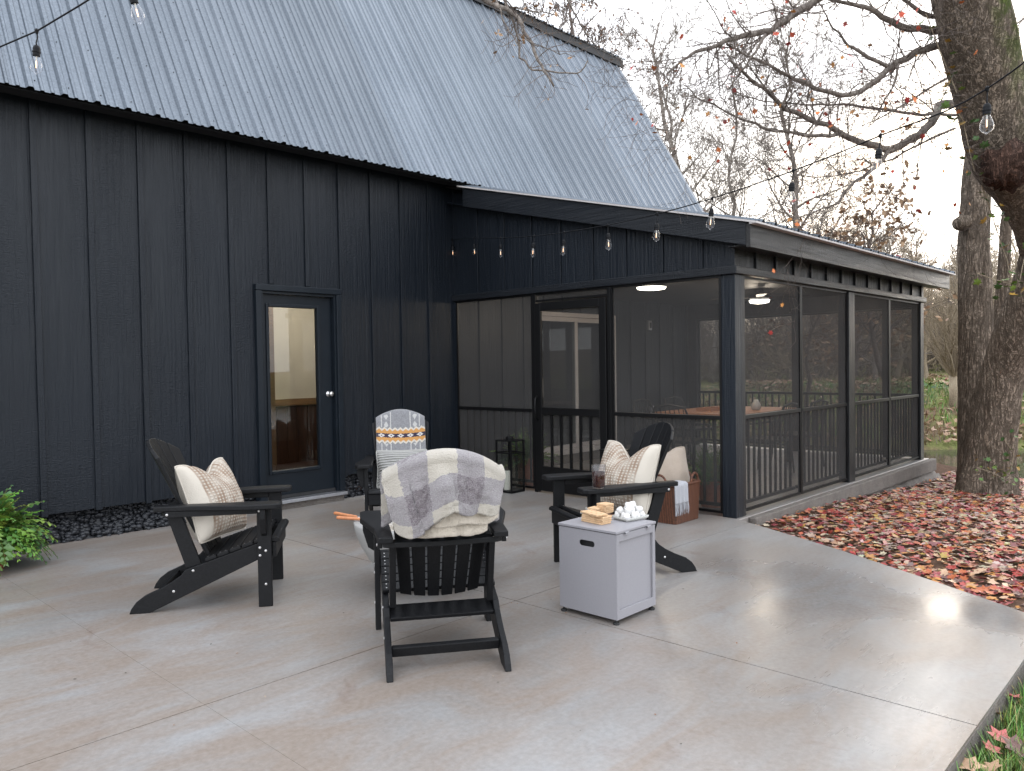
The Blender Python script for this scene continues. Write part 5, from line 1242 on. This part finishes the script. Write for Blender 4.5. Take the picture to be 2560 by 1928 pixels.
for pts, d0, d1, r0 in limbs:
    n = len(pts); W = []; 
    for i, (x, y) in enumerate(pts):
        sx, sy = S3(x, y); W.append(Vector(at(sx, sy, d0+(d1-d0)*i/(n-1))))
    rad = [r0*(1-0.80*i/(n-1)) for i in range(n)]
    Wn = []; Rn = []
    for i in range(n-1):
        for t in (0.0, 0.5):
            q = W[i].lerp(W[i+1], t)+Vector([rng.gauss(0, 0.008) for _ in range(3)]); Wn.append(q); Rn.append(rad[i]+(rad[i+1]-rad[i])*t)
    Wn.append(W[-1]); Rn.append(rad[-1])
    mb = MB(); mb.tube(Wn, Rn, 8); build(mb, 'limb', MT['bark_grey'], bt, sm=True)
    ln = sum((Wn[i+1]-Wn[i]).length for i in range(len(Wn)-1))
    for k in range(int(ln*13)):
        t = rng.uniform(0.08, 1.0); i = min(len(Wn)-2, int(t*(len(Wn)-1))); q = Wn[i]; dd = (Wn[i+1]-Wn[i]).normalized()
        nd = (dd*0.55+Vector([rng.gauss(0, 0.55) for _ in range(3)])).normalized()
        grow(twigs, rng, q, nd, rng.uniform(0.45, 1.15), max(0.003, min(0.007, Rn[i]*0.35)), 0, 2, tips, 5, 0.20, 0.03, (3, 5), 0.55, 0.7, 0.0013, (4, 3, 3))
build(twigs, 'twigs', MT['bark_twig'], bt)
lv = MB(); lv.col = []
rng.shuffle(tips)
for p, d in tips[:250]: add_leaf(lv, p+Vector((0, 0, -0.02)), rng.uniform(0.04, 0.068), rrot(rng), rng.choice(REDS), 0)
build(lv, 'red_leaves', MT['leaf_tint'], bt)
# overhanging branch that drops in front of the barn roof
S6 = lambda x, y: (1180+x/6.9125, y/6.9125)
ovh = [([(1985*DS, -520*DS), (1850, -640), (1500, -420), (1290, -160)], 7.1, 5.9, 0.060, None),
       ([(-300, -500), (250, 0), (600, 180), (760, 270), (850, 430), (950, 660), (1100, 900), (1200, 1130), (1280, 1310), (1410, 1490)], 5.9, 5.5, 0.020, S6),
       ([(100, -400), (530, 0), (640, 200), (730, 430), (790, 600), (850, 980), (1000, 1140), (1150, 1210), (1500, 1250), (1750, 1275), (1880, 1230), (2000, 1050)], 5.9, 5.6, 0.011, S6),
       ([(300, -300), (440, 0), (480, 200), (560, 380), (650, 560), (740, 680), (800, 790)], 5.9, 5.6, 0.008, S6),
       ([(300, -250), (640, 50), (760, 130), (1000, 220), (1200, 220), (1480, 300), (1700, 360), (1900, 460), (2100, 600), (2210, 840)], 5.9, 6.2, 0.007, S6),
       ([(1500, -300), (1650, 0), (1750, 180), (1830, 330), (1900, 450), (1990, 580), (2080, 720), (2200, 850)], 6.2, 6.5, 0.009, S6),
       ([(800, 590), (960, 680), (1100, 770), (1280, 830), (1400, 900), (1620, 920), (1780, 980)], 5.6, 5.5, 0.005, S6),
       ([(880, 0), (920, 150), (930, 350)], 6.0, 6.0, 0.006, S6)]
twg = MB(); tip2 = []
for pts, d0, d1, r0, S in ovh:
    n = len(pts); W = [Vector(at(*(S(x, y) if S else (x, y)), d0+(d1-d0)*i/(n-1))) for i, (x, y) in enumerate(pts)]
    Wn = []; Rn = []
    for i in range(n-1):
        for t in (0.0, 0.5): Wn.append(W[i].lerp(W[i+1], t)+Vector([rng.gauss(0, 0.006) for _ in range(3)])); Rn.append(max(0.0025, r0*(1-0.62*(i+t)/(n-1))))
    Wn.append(W[-1]); Rn.append(max(0.0025, r0*0.36))
    mb = MB(); mb.tube(Wn, Rn, 7); build(mb, 'hanging_branch', MT['bark_grey'], bt, sm=True)
    if S:
        for k in range(9):
            i = rng.randint(1, len(Wn)-2); dd = (Wn[i+1]-Wn[i]).normalized(); nd = (dd*0.4+Vector([rng.gauss(0, 0.6) for _ in range(3)])).normalized()
            grow(twg, rng, Wn[i], nd, rng.uniform(0.15, 0.42), 0.0035, 0, 1, tip2, 5, 0.25, 0.0, (2, 4), 0.55, 0.7, 0.0014, (3, 3))
build(twg, 'hanging_twigs', MT['bark_twig'], bt)
lv = MB(); lv.col = []; rng.shuffle(tip2)
for p, d in tip2[:60]: add_leaf(lv, p, rng.uniform(0.02, 0.05), rrot(rng), rng.choice([(0.50, 0.33, 0.20), (0.40, 0.24, 0.13)]), 1)
build(lv, 'dry_leaves', MT['leaf_tint'], bt)
# ivy on the trunks
ivy = empty('ivy_vine', (0, 0, 0), 0, 'green and yellow ivy climbing the big leaning tree', 'ivy')
lv = MB(); lv.col = []; st = MB()
def ivy_run(pts, n, spread, sc=0.075):
    W = [D(*p) for p in pts]; st = MB(); st.tube(W, 0.005, 5); build(st, 'stem', MT['bark_tan_hazy'], ivy)
    for k in range(n):
        t = rng.random()*(len(W)-1); i = int(min(len(W)-2, t)); q = W[i].lerp(W[i+1], t-i)+Vector([rng.gauss(0, spread) for _ in range(3)])
        c = rng.choice([(0.07, 0.15, 0.03), (0.10, 0.19, 0.04), (0.05, 0.11, 0.03), (0.34, 0.20, 0.03), (0.13, 0.20, 0.03)])
        add_leaf(lv, q, sc*rng.uniform(0.7, 1.3), rrot(rng, 1.2), c, 0, 0.5)
ivy_run([(2000, 30, 7.3), (2030, 110, 7.4), (2055, 170, 7.5), (2066, 200, 7.5)], 16, 0.06)
ivy_run([(2055, 225, 7.5), (2080, 260, 7.6), (2095, 330, 7.7), (2105, 370, 7.75)], 24, 0.07)
ivy_run([(2120, 400, 7.8), (2135, 440, 7.9), (2160, 520, 8.1), (2175, 560, 8.1), (2185, 610, 8.1), (2150, 605, 8.1), (2110, 590, 8.1)], 34, 0.07)
ivy_run([(2212, 560, 8.0), (2200, 620, 8.0), (2170, 610, 8.0)], 12, 0.08)
ivy_run([(2110, 1010, 9.1), (2140, 1020, 9.1), (2180, 1040, 9.1), (2190, 980, 9.1), (2170, 950, 9.1)], 60, 0.08, 0.05)
build(lv, 'leaves', MT['fern_tint'], ivy)

# ---- woods behind: a few tree forms, each copied
def bare_tree(seed, H, r0, mat, lab, maxlev=4, spread=0.62, kids=(4, 6), clear=0.25, rmin=0.008, leaves=None, upr=0.10, nleaf=0, leafsize=0.07, nbr=None):
    rng = random.Random(seed); e = empty('bare_tree', (0, 0, 0), 0, lab, 'tree'); tk = MB(); br = MB(); tips = []
    n = 14; pts = [Vector((0, 0, -0.3))]; rad = [r0*1.25]
    for i in range(n):
        t = (i+1)/n; pts.append(Vector((pts[-1].x+rng.gauss(0, 0.016)*H, pts[-1].y+rng.gauss(0, 0.016)*H, H*t*0.92))); rad.append(r0*(1-0.85*t)+rmin)
    tk.tube(pts, rad, 9)
    nb = nbr or int(13+H*0.7)
    for k in range(nb):
        t = clear+(1-clear)*(k+rng.random())/nb; i = min(n-1, int(t*n)); q = pts[i].lerp(pts[i+1], t*n-i); a = k*2.4+rng.uniform(-.5, .5)
        el = rng.uniform(0.25, 0.9); nd = Vector((math.cos(a)*math.cos(el), math.sin(a)*math.cos(el), math.sin(el)))
        grow(br, rng, q, nd, H*0.26*(1.15-t*0.75)*rng.uniform(0.7, 1.2), rad[i]*0.45, 0, maxlev-1, tips, 5, 0.16, upr, kids, 0.58, spread, rmin, (5, 4, 3, 3))
    build(tk, 'trunk', mat, e, sm=True); build(br, 'crown', mat, e)
    if leaves:
        lv = MB(); lv.col = []; rng.shuffle(tips)
        for p, d in tips[:nleaf]: add_leaf(lv, p+Vector((0, 0, -leafsize*0.5)), leafsize*rng.uniform(0.6, 1.2), rrot(rng), rng.choice(leaves), 1)
        build(lv, 'leaves', MT['leaf_tint'], e)
    return e
def put_tree(e, px, depth, rz, s, label=None, group=None, first=False):
    c = e if first else copy_tree(e)
    p = at(px*DS, 780*DS, depth); c.location = (p[0], p[1], gz(p[0], p[1])-0.05); c.rotation_euler = (0, 0, rz); c.scale = (s, s, s)
    if label: c['label'] = label
    if group: c['group'] = group
    return c
sy1 = bare_tree(101, 17, 0.20, MT['bark_pale'], 'tall pale-barked bare tree rising just right of the barn roof', 4, kids=(3, 5))
put_tree(sy1, 1540, 33, 0.3, 1.0, first=True)
sy2 = bare_tree(102, 14, 0.13, MT['bark_pale'], 'slim pale bare tree close beside the barn roof edge', 4)
put_tree(sy2, 1462, 30, 1.0, 1.0, first=True)
put_tree(sy2, 1600, 34, 2.2, 1.05, 'second slim pale bare tree, right of the tall pale one')
br1 = bare_tree(103, 15, 0.17, MT['bark_grey'], 'brown bare tree rising behind the middle of the porch roof', 4)
put_tree(br1, 1716, 31, 0.5, 1.0, first=True)
sd1 = bare_tree(104, 15, 0.16, MT['bark_twig'], 'bare tree with small brown seed clusters behind the barn ridge', 4, leaves=[(0.34, 0.20, 0.14), (0.26, 0.15, 0.10)], nleaf=1500, leafsize=0.11)
put_tree(sd1, 1290, 24, 0.0, 1.0, first=True)
bl1 = bare_tree(105, 5.0, 0.06, MT['bark_twig'], 'small tree hung with curled brown leaves behind the porch roof', 3, spread=0.7, kids=(3, 5), clear=0.42, rmin=0.004, leaves=BROWNS, nleaf=950, leafsize=0.115, upr=0.0, nbr=40)
put_tree(bl1, 1905, 13.5, 0.0, 1.0, first=True)
put_tree(bl1, 1745, 15.5, 1.9, 0.95, 'brown-leaved small tree behind the porch corner, left of its twin')
put_tree(bl1, 1835, 18.0, 3.6, 0.95, 'brown-leaved small tree farthest back behind the porch roof')
# multi-stemmed shrub on the far bank
sh = empty('vase_shrub', (0, 0, 0), 0, 'bare tan multi-stemmed shrub on the bank across the creek', 'shrub'); rng = random.Random(77)
tk = MB(); br = MB(); tp = []
tk.tube([(0, 0, -0.3), (0.0, 0.02, 0.3), (-0.03, 0.0, 0.75)], [0.13, 0.10, 0.12], 10)
for k in range(40):
    a = rng.uniform(0, 6.283); el = rng.uniform(0.75, 1.45); grow(br, rng, (-0.03+0.05*math.cos(a), 0.05*math.sin(a), 0.70), (math.cos(a)*math.cos(el), math.sin(a)*math.cos(el), math.sin(el)), rng.uniform(1.6, 2.9), rng.uniform(0.02, 0.045), 0, 2, tp, 6, 0.08, 0.05, (4, 6), 0.5, 0.45, 0.005, (5, 3, 3))
build(tk, 'trunk', MT['bark_tan_hazy'], sh, sm=True); build(br, 'stems', MT['bark_tan_hazy'], sh)
p = at(2062*DS, 842*DS, 19.5); sh.location = (p[0], p[1], gz(p[0], p[1]))
# far woods on the hill
wood = [bare_tree(200+i, (11, 14, 9.5, 12)[i], (0.17, 0.22, 0.12, 0.15)[i], MT[('bark_grey', 'bark_tan_hazy', 'bark_pale', 'bark_tan_hazy')[i]], 'bare tree in the woods on the far hillside', 3, kids=(4, 7), clear=0.12, rmin=0.012) for i in range(4)]
rng = random.Random(55); cnt = [0]*4
for i in range(120):
    px = rng.uniform(930, 2330); dep = rng.uniform(36, 92) if i > 30 else rng.uniform(34, 50); k = i % 4
    if dep < 45 and 1350 < px < 1750: dep += 12
    put_tree(wood[k], px, dep, rng.uniform(0, 6.28), rng.uniform(0.38, 0.62)*(1.25 if px > 1650 else 1.0), None, 'bare trees on the far hillside', first=(cnt[k] == 0)); cnt[k] += 1
for i in range(34): put_tree(wood[i % 4], rng.uniform(1780, 2340), rng.uniform(27, 42), rng.uniform(0, 6.28), rng.uniform(0.34, 0.52), None, 'bare trees on the far hillside')
for w in wood: w['group'] = 'bare trees on the far hillside'
# bushes of brush at the foot of the woods
def brush(seed):
    rng = random.Random(seed); e = empty('brush_bush', (0, 0, 0), 0, 'twiggy bare bush at the foot of the far woods', 'bush', 'bushes at the foot of the woods'); br = MB(); tp = []
    for k in range(26):
        a = rng.uniform(0, 6.283); el = rng.uniform(0.5, 1.4); grow(br, rng, (rng.uniform(-.8, .8), rng.uniform(-.8, .8), -0.1), (math.cos(a)*math.cos(el), math.sin(a)*math.cos(el), math.sin(el)), rng.uniform(1.2, 2.6), 0.022, 0, 2, tp, 5, 0.14, 0.05, (4, 6), 0.55, 0.6, 0.009, (4, 3, 3))
    build(br, 'stems', MT['bark_tan_hazy'] if seed % 2 else MT['bark_grey'], e); return e
bs = [brush(300), brush(301)]; cnt = [0, 0]
for i in range(60):
    k = i % 2; c = put_tree(bs[k], rng.uniform(1180, 2330), rng.uniform(30, 60), rng.uniform(0, 6.28), rng.uniform(0.8, 1.5), None, None, first=(cnt[k] == 0)); cnt[k] += 1

# ================================================================= FALLEN LEAVES, GRASS, BANK COVER
def patio_edge_x(y):        # right edge of the slab at a given y
    pts = [(-6.3, -2.2), (-6.25, -1.60), (-6.20, -1.46), (-6.1, -1.36), (-5.46, -0.96), (-4.82, -0.58), (-4.20, -0.26), (-3.80, 0.0)]
    if y <= pts[0][0]: return -99
    for (ya, xa), (yb, xb) in zip(pts[:-1], pts[1:]):
        if ya <= y <= yb: return xa+(xb-xa)*(y-ya)/(yb-ya)
    return 99
rng = random.Random(88)
LEAFC = [(0.36, 0.055, 0.045), (0.45, 0.16, 0.06), (0.52, 0.34, 0.22), (0.27, 0.05, 0.055), (0.58, 0.43, 0.32), (0.20, 0.10, 0.085), (0.50, 0.25, 0.08), (0.50, 0.14, 0.08), (0.46, 0.31, 0.22), (0.30, 0.19, 0.15), (0.50, 0.36, 0.27)]
spots = []
for i in range(26000):
    x = rng.uniform(-2.0, 8.2); y = rng.uniform(-8.2, -3.78)
    if y > -6.26 and x < patio_edge_x(y)+0.02: continue
    if y <= -6.26 and x < -1.2+(y+6.26)*-0.3: continue
    dens = 1.0 if x < 5.8 else max(0.25, 1-(x-5.8)*0.3)
    if -3.95 < y and rng.random() < 0.55: continue
    if rng.random() > dens: continue
    dep = float((np.array([x, y, 0])-CAM) @ FW)
    spots.append((dep, x, y))
spots.sort()
# the 300 leaves that show largest are separate things
lm = []
for k in range(16):
    mb = MB(); mb.col = []; add_leaf(mb, (0, 0, 0), 1.0, Matrix.Identity(3), (0.3, 0.1, 0.05), 0 if k % 3 else 1, (0.18, 0.35, -0.25, 0.5)[k % 4]); mb.col = None
    me = mb.mesh('fallen_leaf'); me.materials.append(MT['leaf_%d' % (k % 8)]); lm.append(me)
in_view = []
for s in spots:
    v = np.array([s[1], s[2], gz(s[1], s[2])])-CAM; u = W0/2+CAM_F*(v @ RT)/(v @ FW); w = H0/2-CAM_F*(v @ UP)/(v @ FW)
    if 0 < u < W0 and 0 < w < H0: in_view.append(s)
near = set(in_view[:285])
def leaf_obj(x, y, z, s, k, label, group, tilt=0.35):
    o = bpy.data.objects.new('fallen_leaf', lm[k % 16]); COL.objects.link(o); o.location = (x, y, z); o.scale = (s, s, s); o.rotation_euler = (rng.uniform(-tilt, tilt), rng.uniform(-tilt, tilt), rng.uniform(0, 6.28))
    return tag(o, label, 'leaf', group)
lit = MB(); lit.col = []
for s in spots:
    z = gz(s[1], s[2])+0.008+0.02*rng.random()
    if s in near: leaf_obj(s[1], s[2], z+0.01, rng.uniform(0.055, 0.085), rng.randrange(16), 'one of the red and tan leaves carpeting the bed along the patio edge', 'leaves on the bed beside the patio')
    else: add_leaf(lit, (s[1], s[2], z), rng.uniform(0.042, 0.080), rrot(rng, 0.5), tuple(c*rng.uniform(0.75, 1.15) for c in rng.choice(LEAFC)), 0 if rng.random() < 0.7 else 1, rng.uniform(-0.3, 0.6))
tag(build(lit, 'leaf_litter', MT['leaf_tint']), 'carpet of fallen red, orange and tan leaves between patio and tree', 'leaves', kind='stuff')
# single leaves on the lawn by the near corner, on the porch roof and the slab
for (px, py, s, k, lab) in ((2530, 1745, 0.085, 7, 'pink-red leaf on the grass, farthest of those by the slab corner'), (2497, 1785, 0.085, 6, 'orange leaf on the grass beside the slab edge'), (2465, 1815, 0.05, 0, 'small red leaf against the slab edge'), (2505, 1850, 0.11, 7, 'large pink leaf on the grass near the lower right corner'), (2545, 1872, 0.12, 5, 'dark purple-brown leaf lying right of the large pink leaf'), (2480, 1875, 0.07, 7, 'coral leaf on the grass below the large pink leaf'), (2425, 1915, 0.10, 4, 'tan leaf at the bottom edge beside the slab'), (2480, 1920, 0.08, 4, 'pale beige leaf at the bottom right on the grass')):
    p = on_z(px, py, -0.06); leaf_obj(p[0], p[1], -0.055, s, k, lab, 'leaves on the lawn', 0.5)
for i, (t, lab) in enumerate(((0.46, 'orange'), (0.50, 'red'), (0.62, 'dark red'), (0.66, 'yellow'), (0.70, 'tan'), (0.78, 'brown'), (0.84, 'red'))):
    x = 5.8*t; leaf_obj(x, -3.90+0.05*math.sin(i*2), rtop(-3.90)+0.048, 0.08, (1, 0, 3, 6, 2, 5, 7)[i], 'fallen leaf number %s from the patio end along the porch roof edge' % ('one', 'two', 'three', 'four', 'five', 'six', 'seven')[i], 'leaves on the porch roof edge', 0.5)
mb = MB(); mb.col = []
for i in range(120):
    x, y = rng.uniform(-5.5, -0.5), rng.uniform(-6.1, -0.3)
    if x > patio_edge_x(y)-0.1: continue
    add_leaf(mb, (x, y, 0.003), rng.uniform(0.006, 0.016), rrot(rng, 0.2), rng.choice([(0.10, 0.06, 0.04), (0.40, 0.33, 0.26), (0.05, 0.04, 0.03), (0.30, 0.12, 0.05)]), 1, 0.1)
tag(build(mb, 'leaf_crumbs', MT['leaf_tint']), 'tiny leaf crumbs and grit scattered over the concrete patio', 'debris', kind='stuff')
# lawn blades beside the near edge of the slab
gr = MB(); gr.col = []; GC = [(0.12, 0.24, 0.05), (0.17, 0.30, 0.07), (0.09, 0.17, 0.05), (0.25, 0.34, 0.10), (0.33, 0.33, 0.14)]
def blade(x, y, z, h, w, cols):
    a = rng.uniform(0, 6.28); lean = rng.uniform(0.1, 0.75)*h; ca, sa = math.cos(a), math.sin(a); c = tuple(v*rng.uniform(0.7, 1.25) for v in rng.choice(cols)); o = len(gr.v)
    gr.v += [(x-sa*w, y+ca*w, z), (x+sa*w, y-ca*w, z), (x+ca*lean*0.45+sa*w*0.8, y+sa*lean*0.45-ca*w*0.8, z+h*0.62), (x+ca*lean*0.45-sa*w*0.8, y+sa*lean*0.45+ca*w*0.8, z+h*0.62), (x+ca*lean, y+sa*lean, z+h*0.95)]
    gr.f += [(o, o+1, o+2, o+3), (o+3, o+2, o+4)]; gr.col += [c]*5
for i in range(30000):
    x = rng.uniform(-4.6, -1.0); y = rng.uniform(-7.6, -6.285)
    if mnoise.noise(Vector((x*5, y*5, 0))) < -0.22: continue
    blade(x, y, -0.118, rng.uniform(0.05, 0.13), rng.uniform(0.0016, 0.0030), GC)
tag(build(gr, 'lawn_grass', MT['grass_tint']), 'short green grass beside the near edge of the patio', 'grass', kind='stuff')
# far bank: grass, ivy and litter
gr = MB(); gr.col = []
for i in range(26000):
    x = rng.uniform(11.5, 26); y = rng.uniform(-9, 5); z = gz(x, y)
    if z < -0.52: continue
    c_ = GC if mnoise.noise(Vector((x*0.5, y*0.5, 5))) > -0.1 else [(0.26, 0.19, 0.11), (0.20, 0.14, 0.08)]
    blade(x, y, z-0.02, rng.uniform(0.08, 0.26), rng.uniform(0.006, 0.014), c_)
tag(build(gr, 'bank_grass', MT['grass_tint']), 'rough grass on the bank across the creek', 'grass', kind='stuff')
lv = MB(); lv.col = []
for i in range(9000):
    x = rng.uniform(11.5, 30); y = rng.uniform(-9, 6); z = gz(x, y)
    if z < -0.55: continue
    gcol = rng.choice([(0.05, 0.10, 0.03), (0.08, 0.14, 0.05)]) if (x > 15.2 and x < 18.5 and rng.random() < 0.6) else rng.choice([(0.42, 0.28, 0.18), (0.34, 0.20, 0.12), (0.50, 0.35, 0.25), (0.30, 0.15, 0.09)])
    add_leaf(lv, (x, y, z+rng.uniform(0.03, 0.16)), rng.uniform(0.09, 0.17), rrot(rng, 0.8), gcol, 0 if rng.random() < .5 else 1, 0.4)
tag(build(lv, 'bank_leaves', MT['leaf_tint']), 'ivy and fallen leaves covering the bank across the creek', 'leaves', kind='stuff')

# ================================================================= STRING LIGHTS
def bulb_proto():
    e = empty('string_bulb', (0, 0, 0), 0, 'x', 'bulb')
    mb = MB(); mb.tube([(0, 0, 0.0), (0.004, 0, -0.02), (-0.002, 0, -0.05), (0, 0, -0.064)], [0.0035, 0.003, 0.003, 0.004], 6); build(mb, 'drop_wire', MT['cord_black'], e, sm=True)
    mb = MB(); mb.lathe([(0.006, -0.060), (0.013, -0.066), (0.0165, -0.076), (0.0165, -0.088), (0.0185, -0.090), (0.0185, -0.096), (0.0165, -0.098), (0.0165, -0.112)], n=16); build(mb, 'socket', MT['cord_black'], e)
    mb = MB(); mb.lathe([(0.0135, -0.1125), (0.016, -0.122), (0.0235, -0.142), (0.0285, -0.160), (0.0275, -0.174), (0.020, -0.186), (0.010, -0.192), (0.006, -0.196), (0.002, -0.200)], n=20); build(mb, 'bulb_glass', MT['bulb_glass'], e, sm=True)
    mb = MB(); mb.lathe([(0.004, -0.113), (0.003, -0.135), (0.0015, -0.140)], n=8); build(mb, 'stem', MT['candle'], e)
    mb = MB(); mb.tube([(0, 0, -0.132), (0, 0, -0.168)], 0.0028, 6); build(mb, 'filament', MT['filament'], e)
    return e
bp = bulb_proto(); used = [False]
def hang(p, label, tilt=(0, 0)):
    c = bp if not used[0] else copy_tree(bp); used[0] = True
    c.location = p; c.rotation_euler = (tilt[0], tilt[1], 0); c['label'] = label; c['group'] = 'bulbs on the string lights'
cord = [(1131, 600), (1185, 595), (1252, 595), (1335, 590), (1411, 581), (1519, 563), (1643, 535), (1781, 496), (1983, 427), (2201, 339), (2468, 222)]
W = []
for x, y in cord:
    inv = 1/9.4+(x-1131)*(1/3.5-1/9.4)/(2468-1131); W.append(Vector(at(x, y, 1/inv)))
ends = W[-1]+(W[-1]-W[-2])*1.6+Vector((0, 0, 0.22)); start = Vector((-0.022, -0.03, W[0].z+0.01))
POLE = Vector((-3.45, -7.75, 3.25)); ends = W[-1].lerp(POLE, 0.45)-Vector((0, 0, 0.03)); full = [start]+W+[ends, POLE]; fine_ = []
for i in range(len(full)-1):
    p0, p1, p2, p3 = full[max(i-1, 0)], full[i], full[i+1], full[min(i+2, len(full)-1)]
    for s in range(6):
        t = s/6; fine_.append(0.5*((2*p1)+(p2-p0)*t+(2*p0-5*p1+4*p2-p3)*t*t+(3*p1-p0-3*p2+p3)*t**3))
fine_.append(full[-1])
mb = MB(); mb.tube(fine_, 0.0040, 7); sc_ = tag(build(mb, 'light_string', MT['cord_black'], None, sm=True), 'black light cord sagging from the barn corner to the upper right', 'string light')
for p in W:
    mb = MB(); mb.tube([p+Vector((0, 0, 0.012)), p+Vector((0, 0, 0.004)), p+Vector((0, 0, -0.012))], [0.004, 0.010, 0.006], 7); build(mb, 'tap', MT['cord_black'], sc_)
ordn = ['first', 'second', 'third', 'fourth', 'fifth', 'sixth', 'seventh', 'eighth', 'ninth', 'tenth', 'eleventh']
for i, p in enumerate(W): hang(p-Vector((0, 0, 0.006)), 'clear bulb, %s from the barn corner on the long light string' % ordn[i], (rng.uniform(-.08, .08), rng.uniform(-.08, .12)))
a_, b_ = Vector(at(92, 78, 3.75)), Vector(at(318, -62, 3.35)); z_ = Vector(at(-120, 165, 4.1)); y_ = POLE+Vector((0, 0, -0.02))
d_ = z_-a_; wall_ = z_+d_*((-0.03-z_.y)/d_.y if d_.y > 0.01 else 1.0)
mb = MB(); mb.lathe([(0.035, -0.30), (0.035, 3.28), (0.02, 3.30)], (POLE.x, POLE.y, 0), 16); tag(build(mb, 'light_pole', MT['black_metal'], None, sm=False), 'slim black pole on the lawn that carries the light strings', 'pole')
mb = MB(); mb.tube([wall_, z_, (z_+a_)/2-Vector((0, 0, 0.004)), a_, (a_+b_)/2-Vector((0, 0, 0.004)), b_, y_], 0.0040, 7); s2 = tag(build(mb, 'light_string', MT['cord_black'], None, sm=True), 'black light cord crossing the upper left corner', 'string light')
for p in (a_, b_):
    mb = MB(); mb.tube([p+Vector((0, 0, 0.012)), p+Vector((0, 0, 0.004)), p+Vector((0, 0, -0.012))], [0.004, 0.010, 0.006], 7); build(mb, 'tap', MT['cord_black'], s2)
hang(a_-Vector((0, 0, 0.006)), 'clear bulb hanging farthest left, in front of the roof edge', (0.05, 0.03))
hang(b_-Vector((0, 0, 0.006)), 'clear bulb at the top edge in front of the metal roof', (-0.08, -0.22))
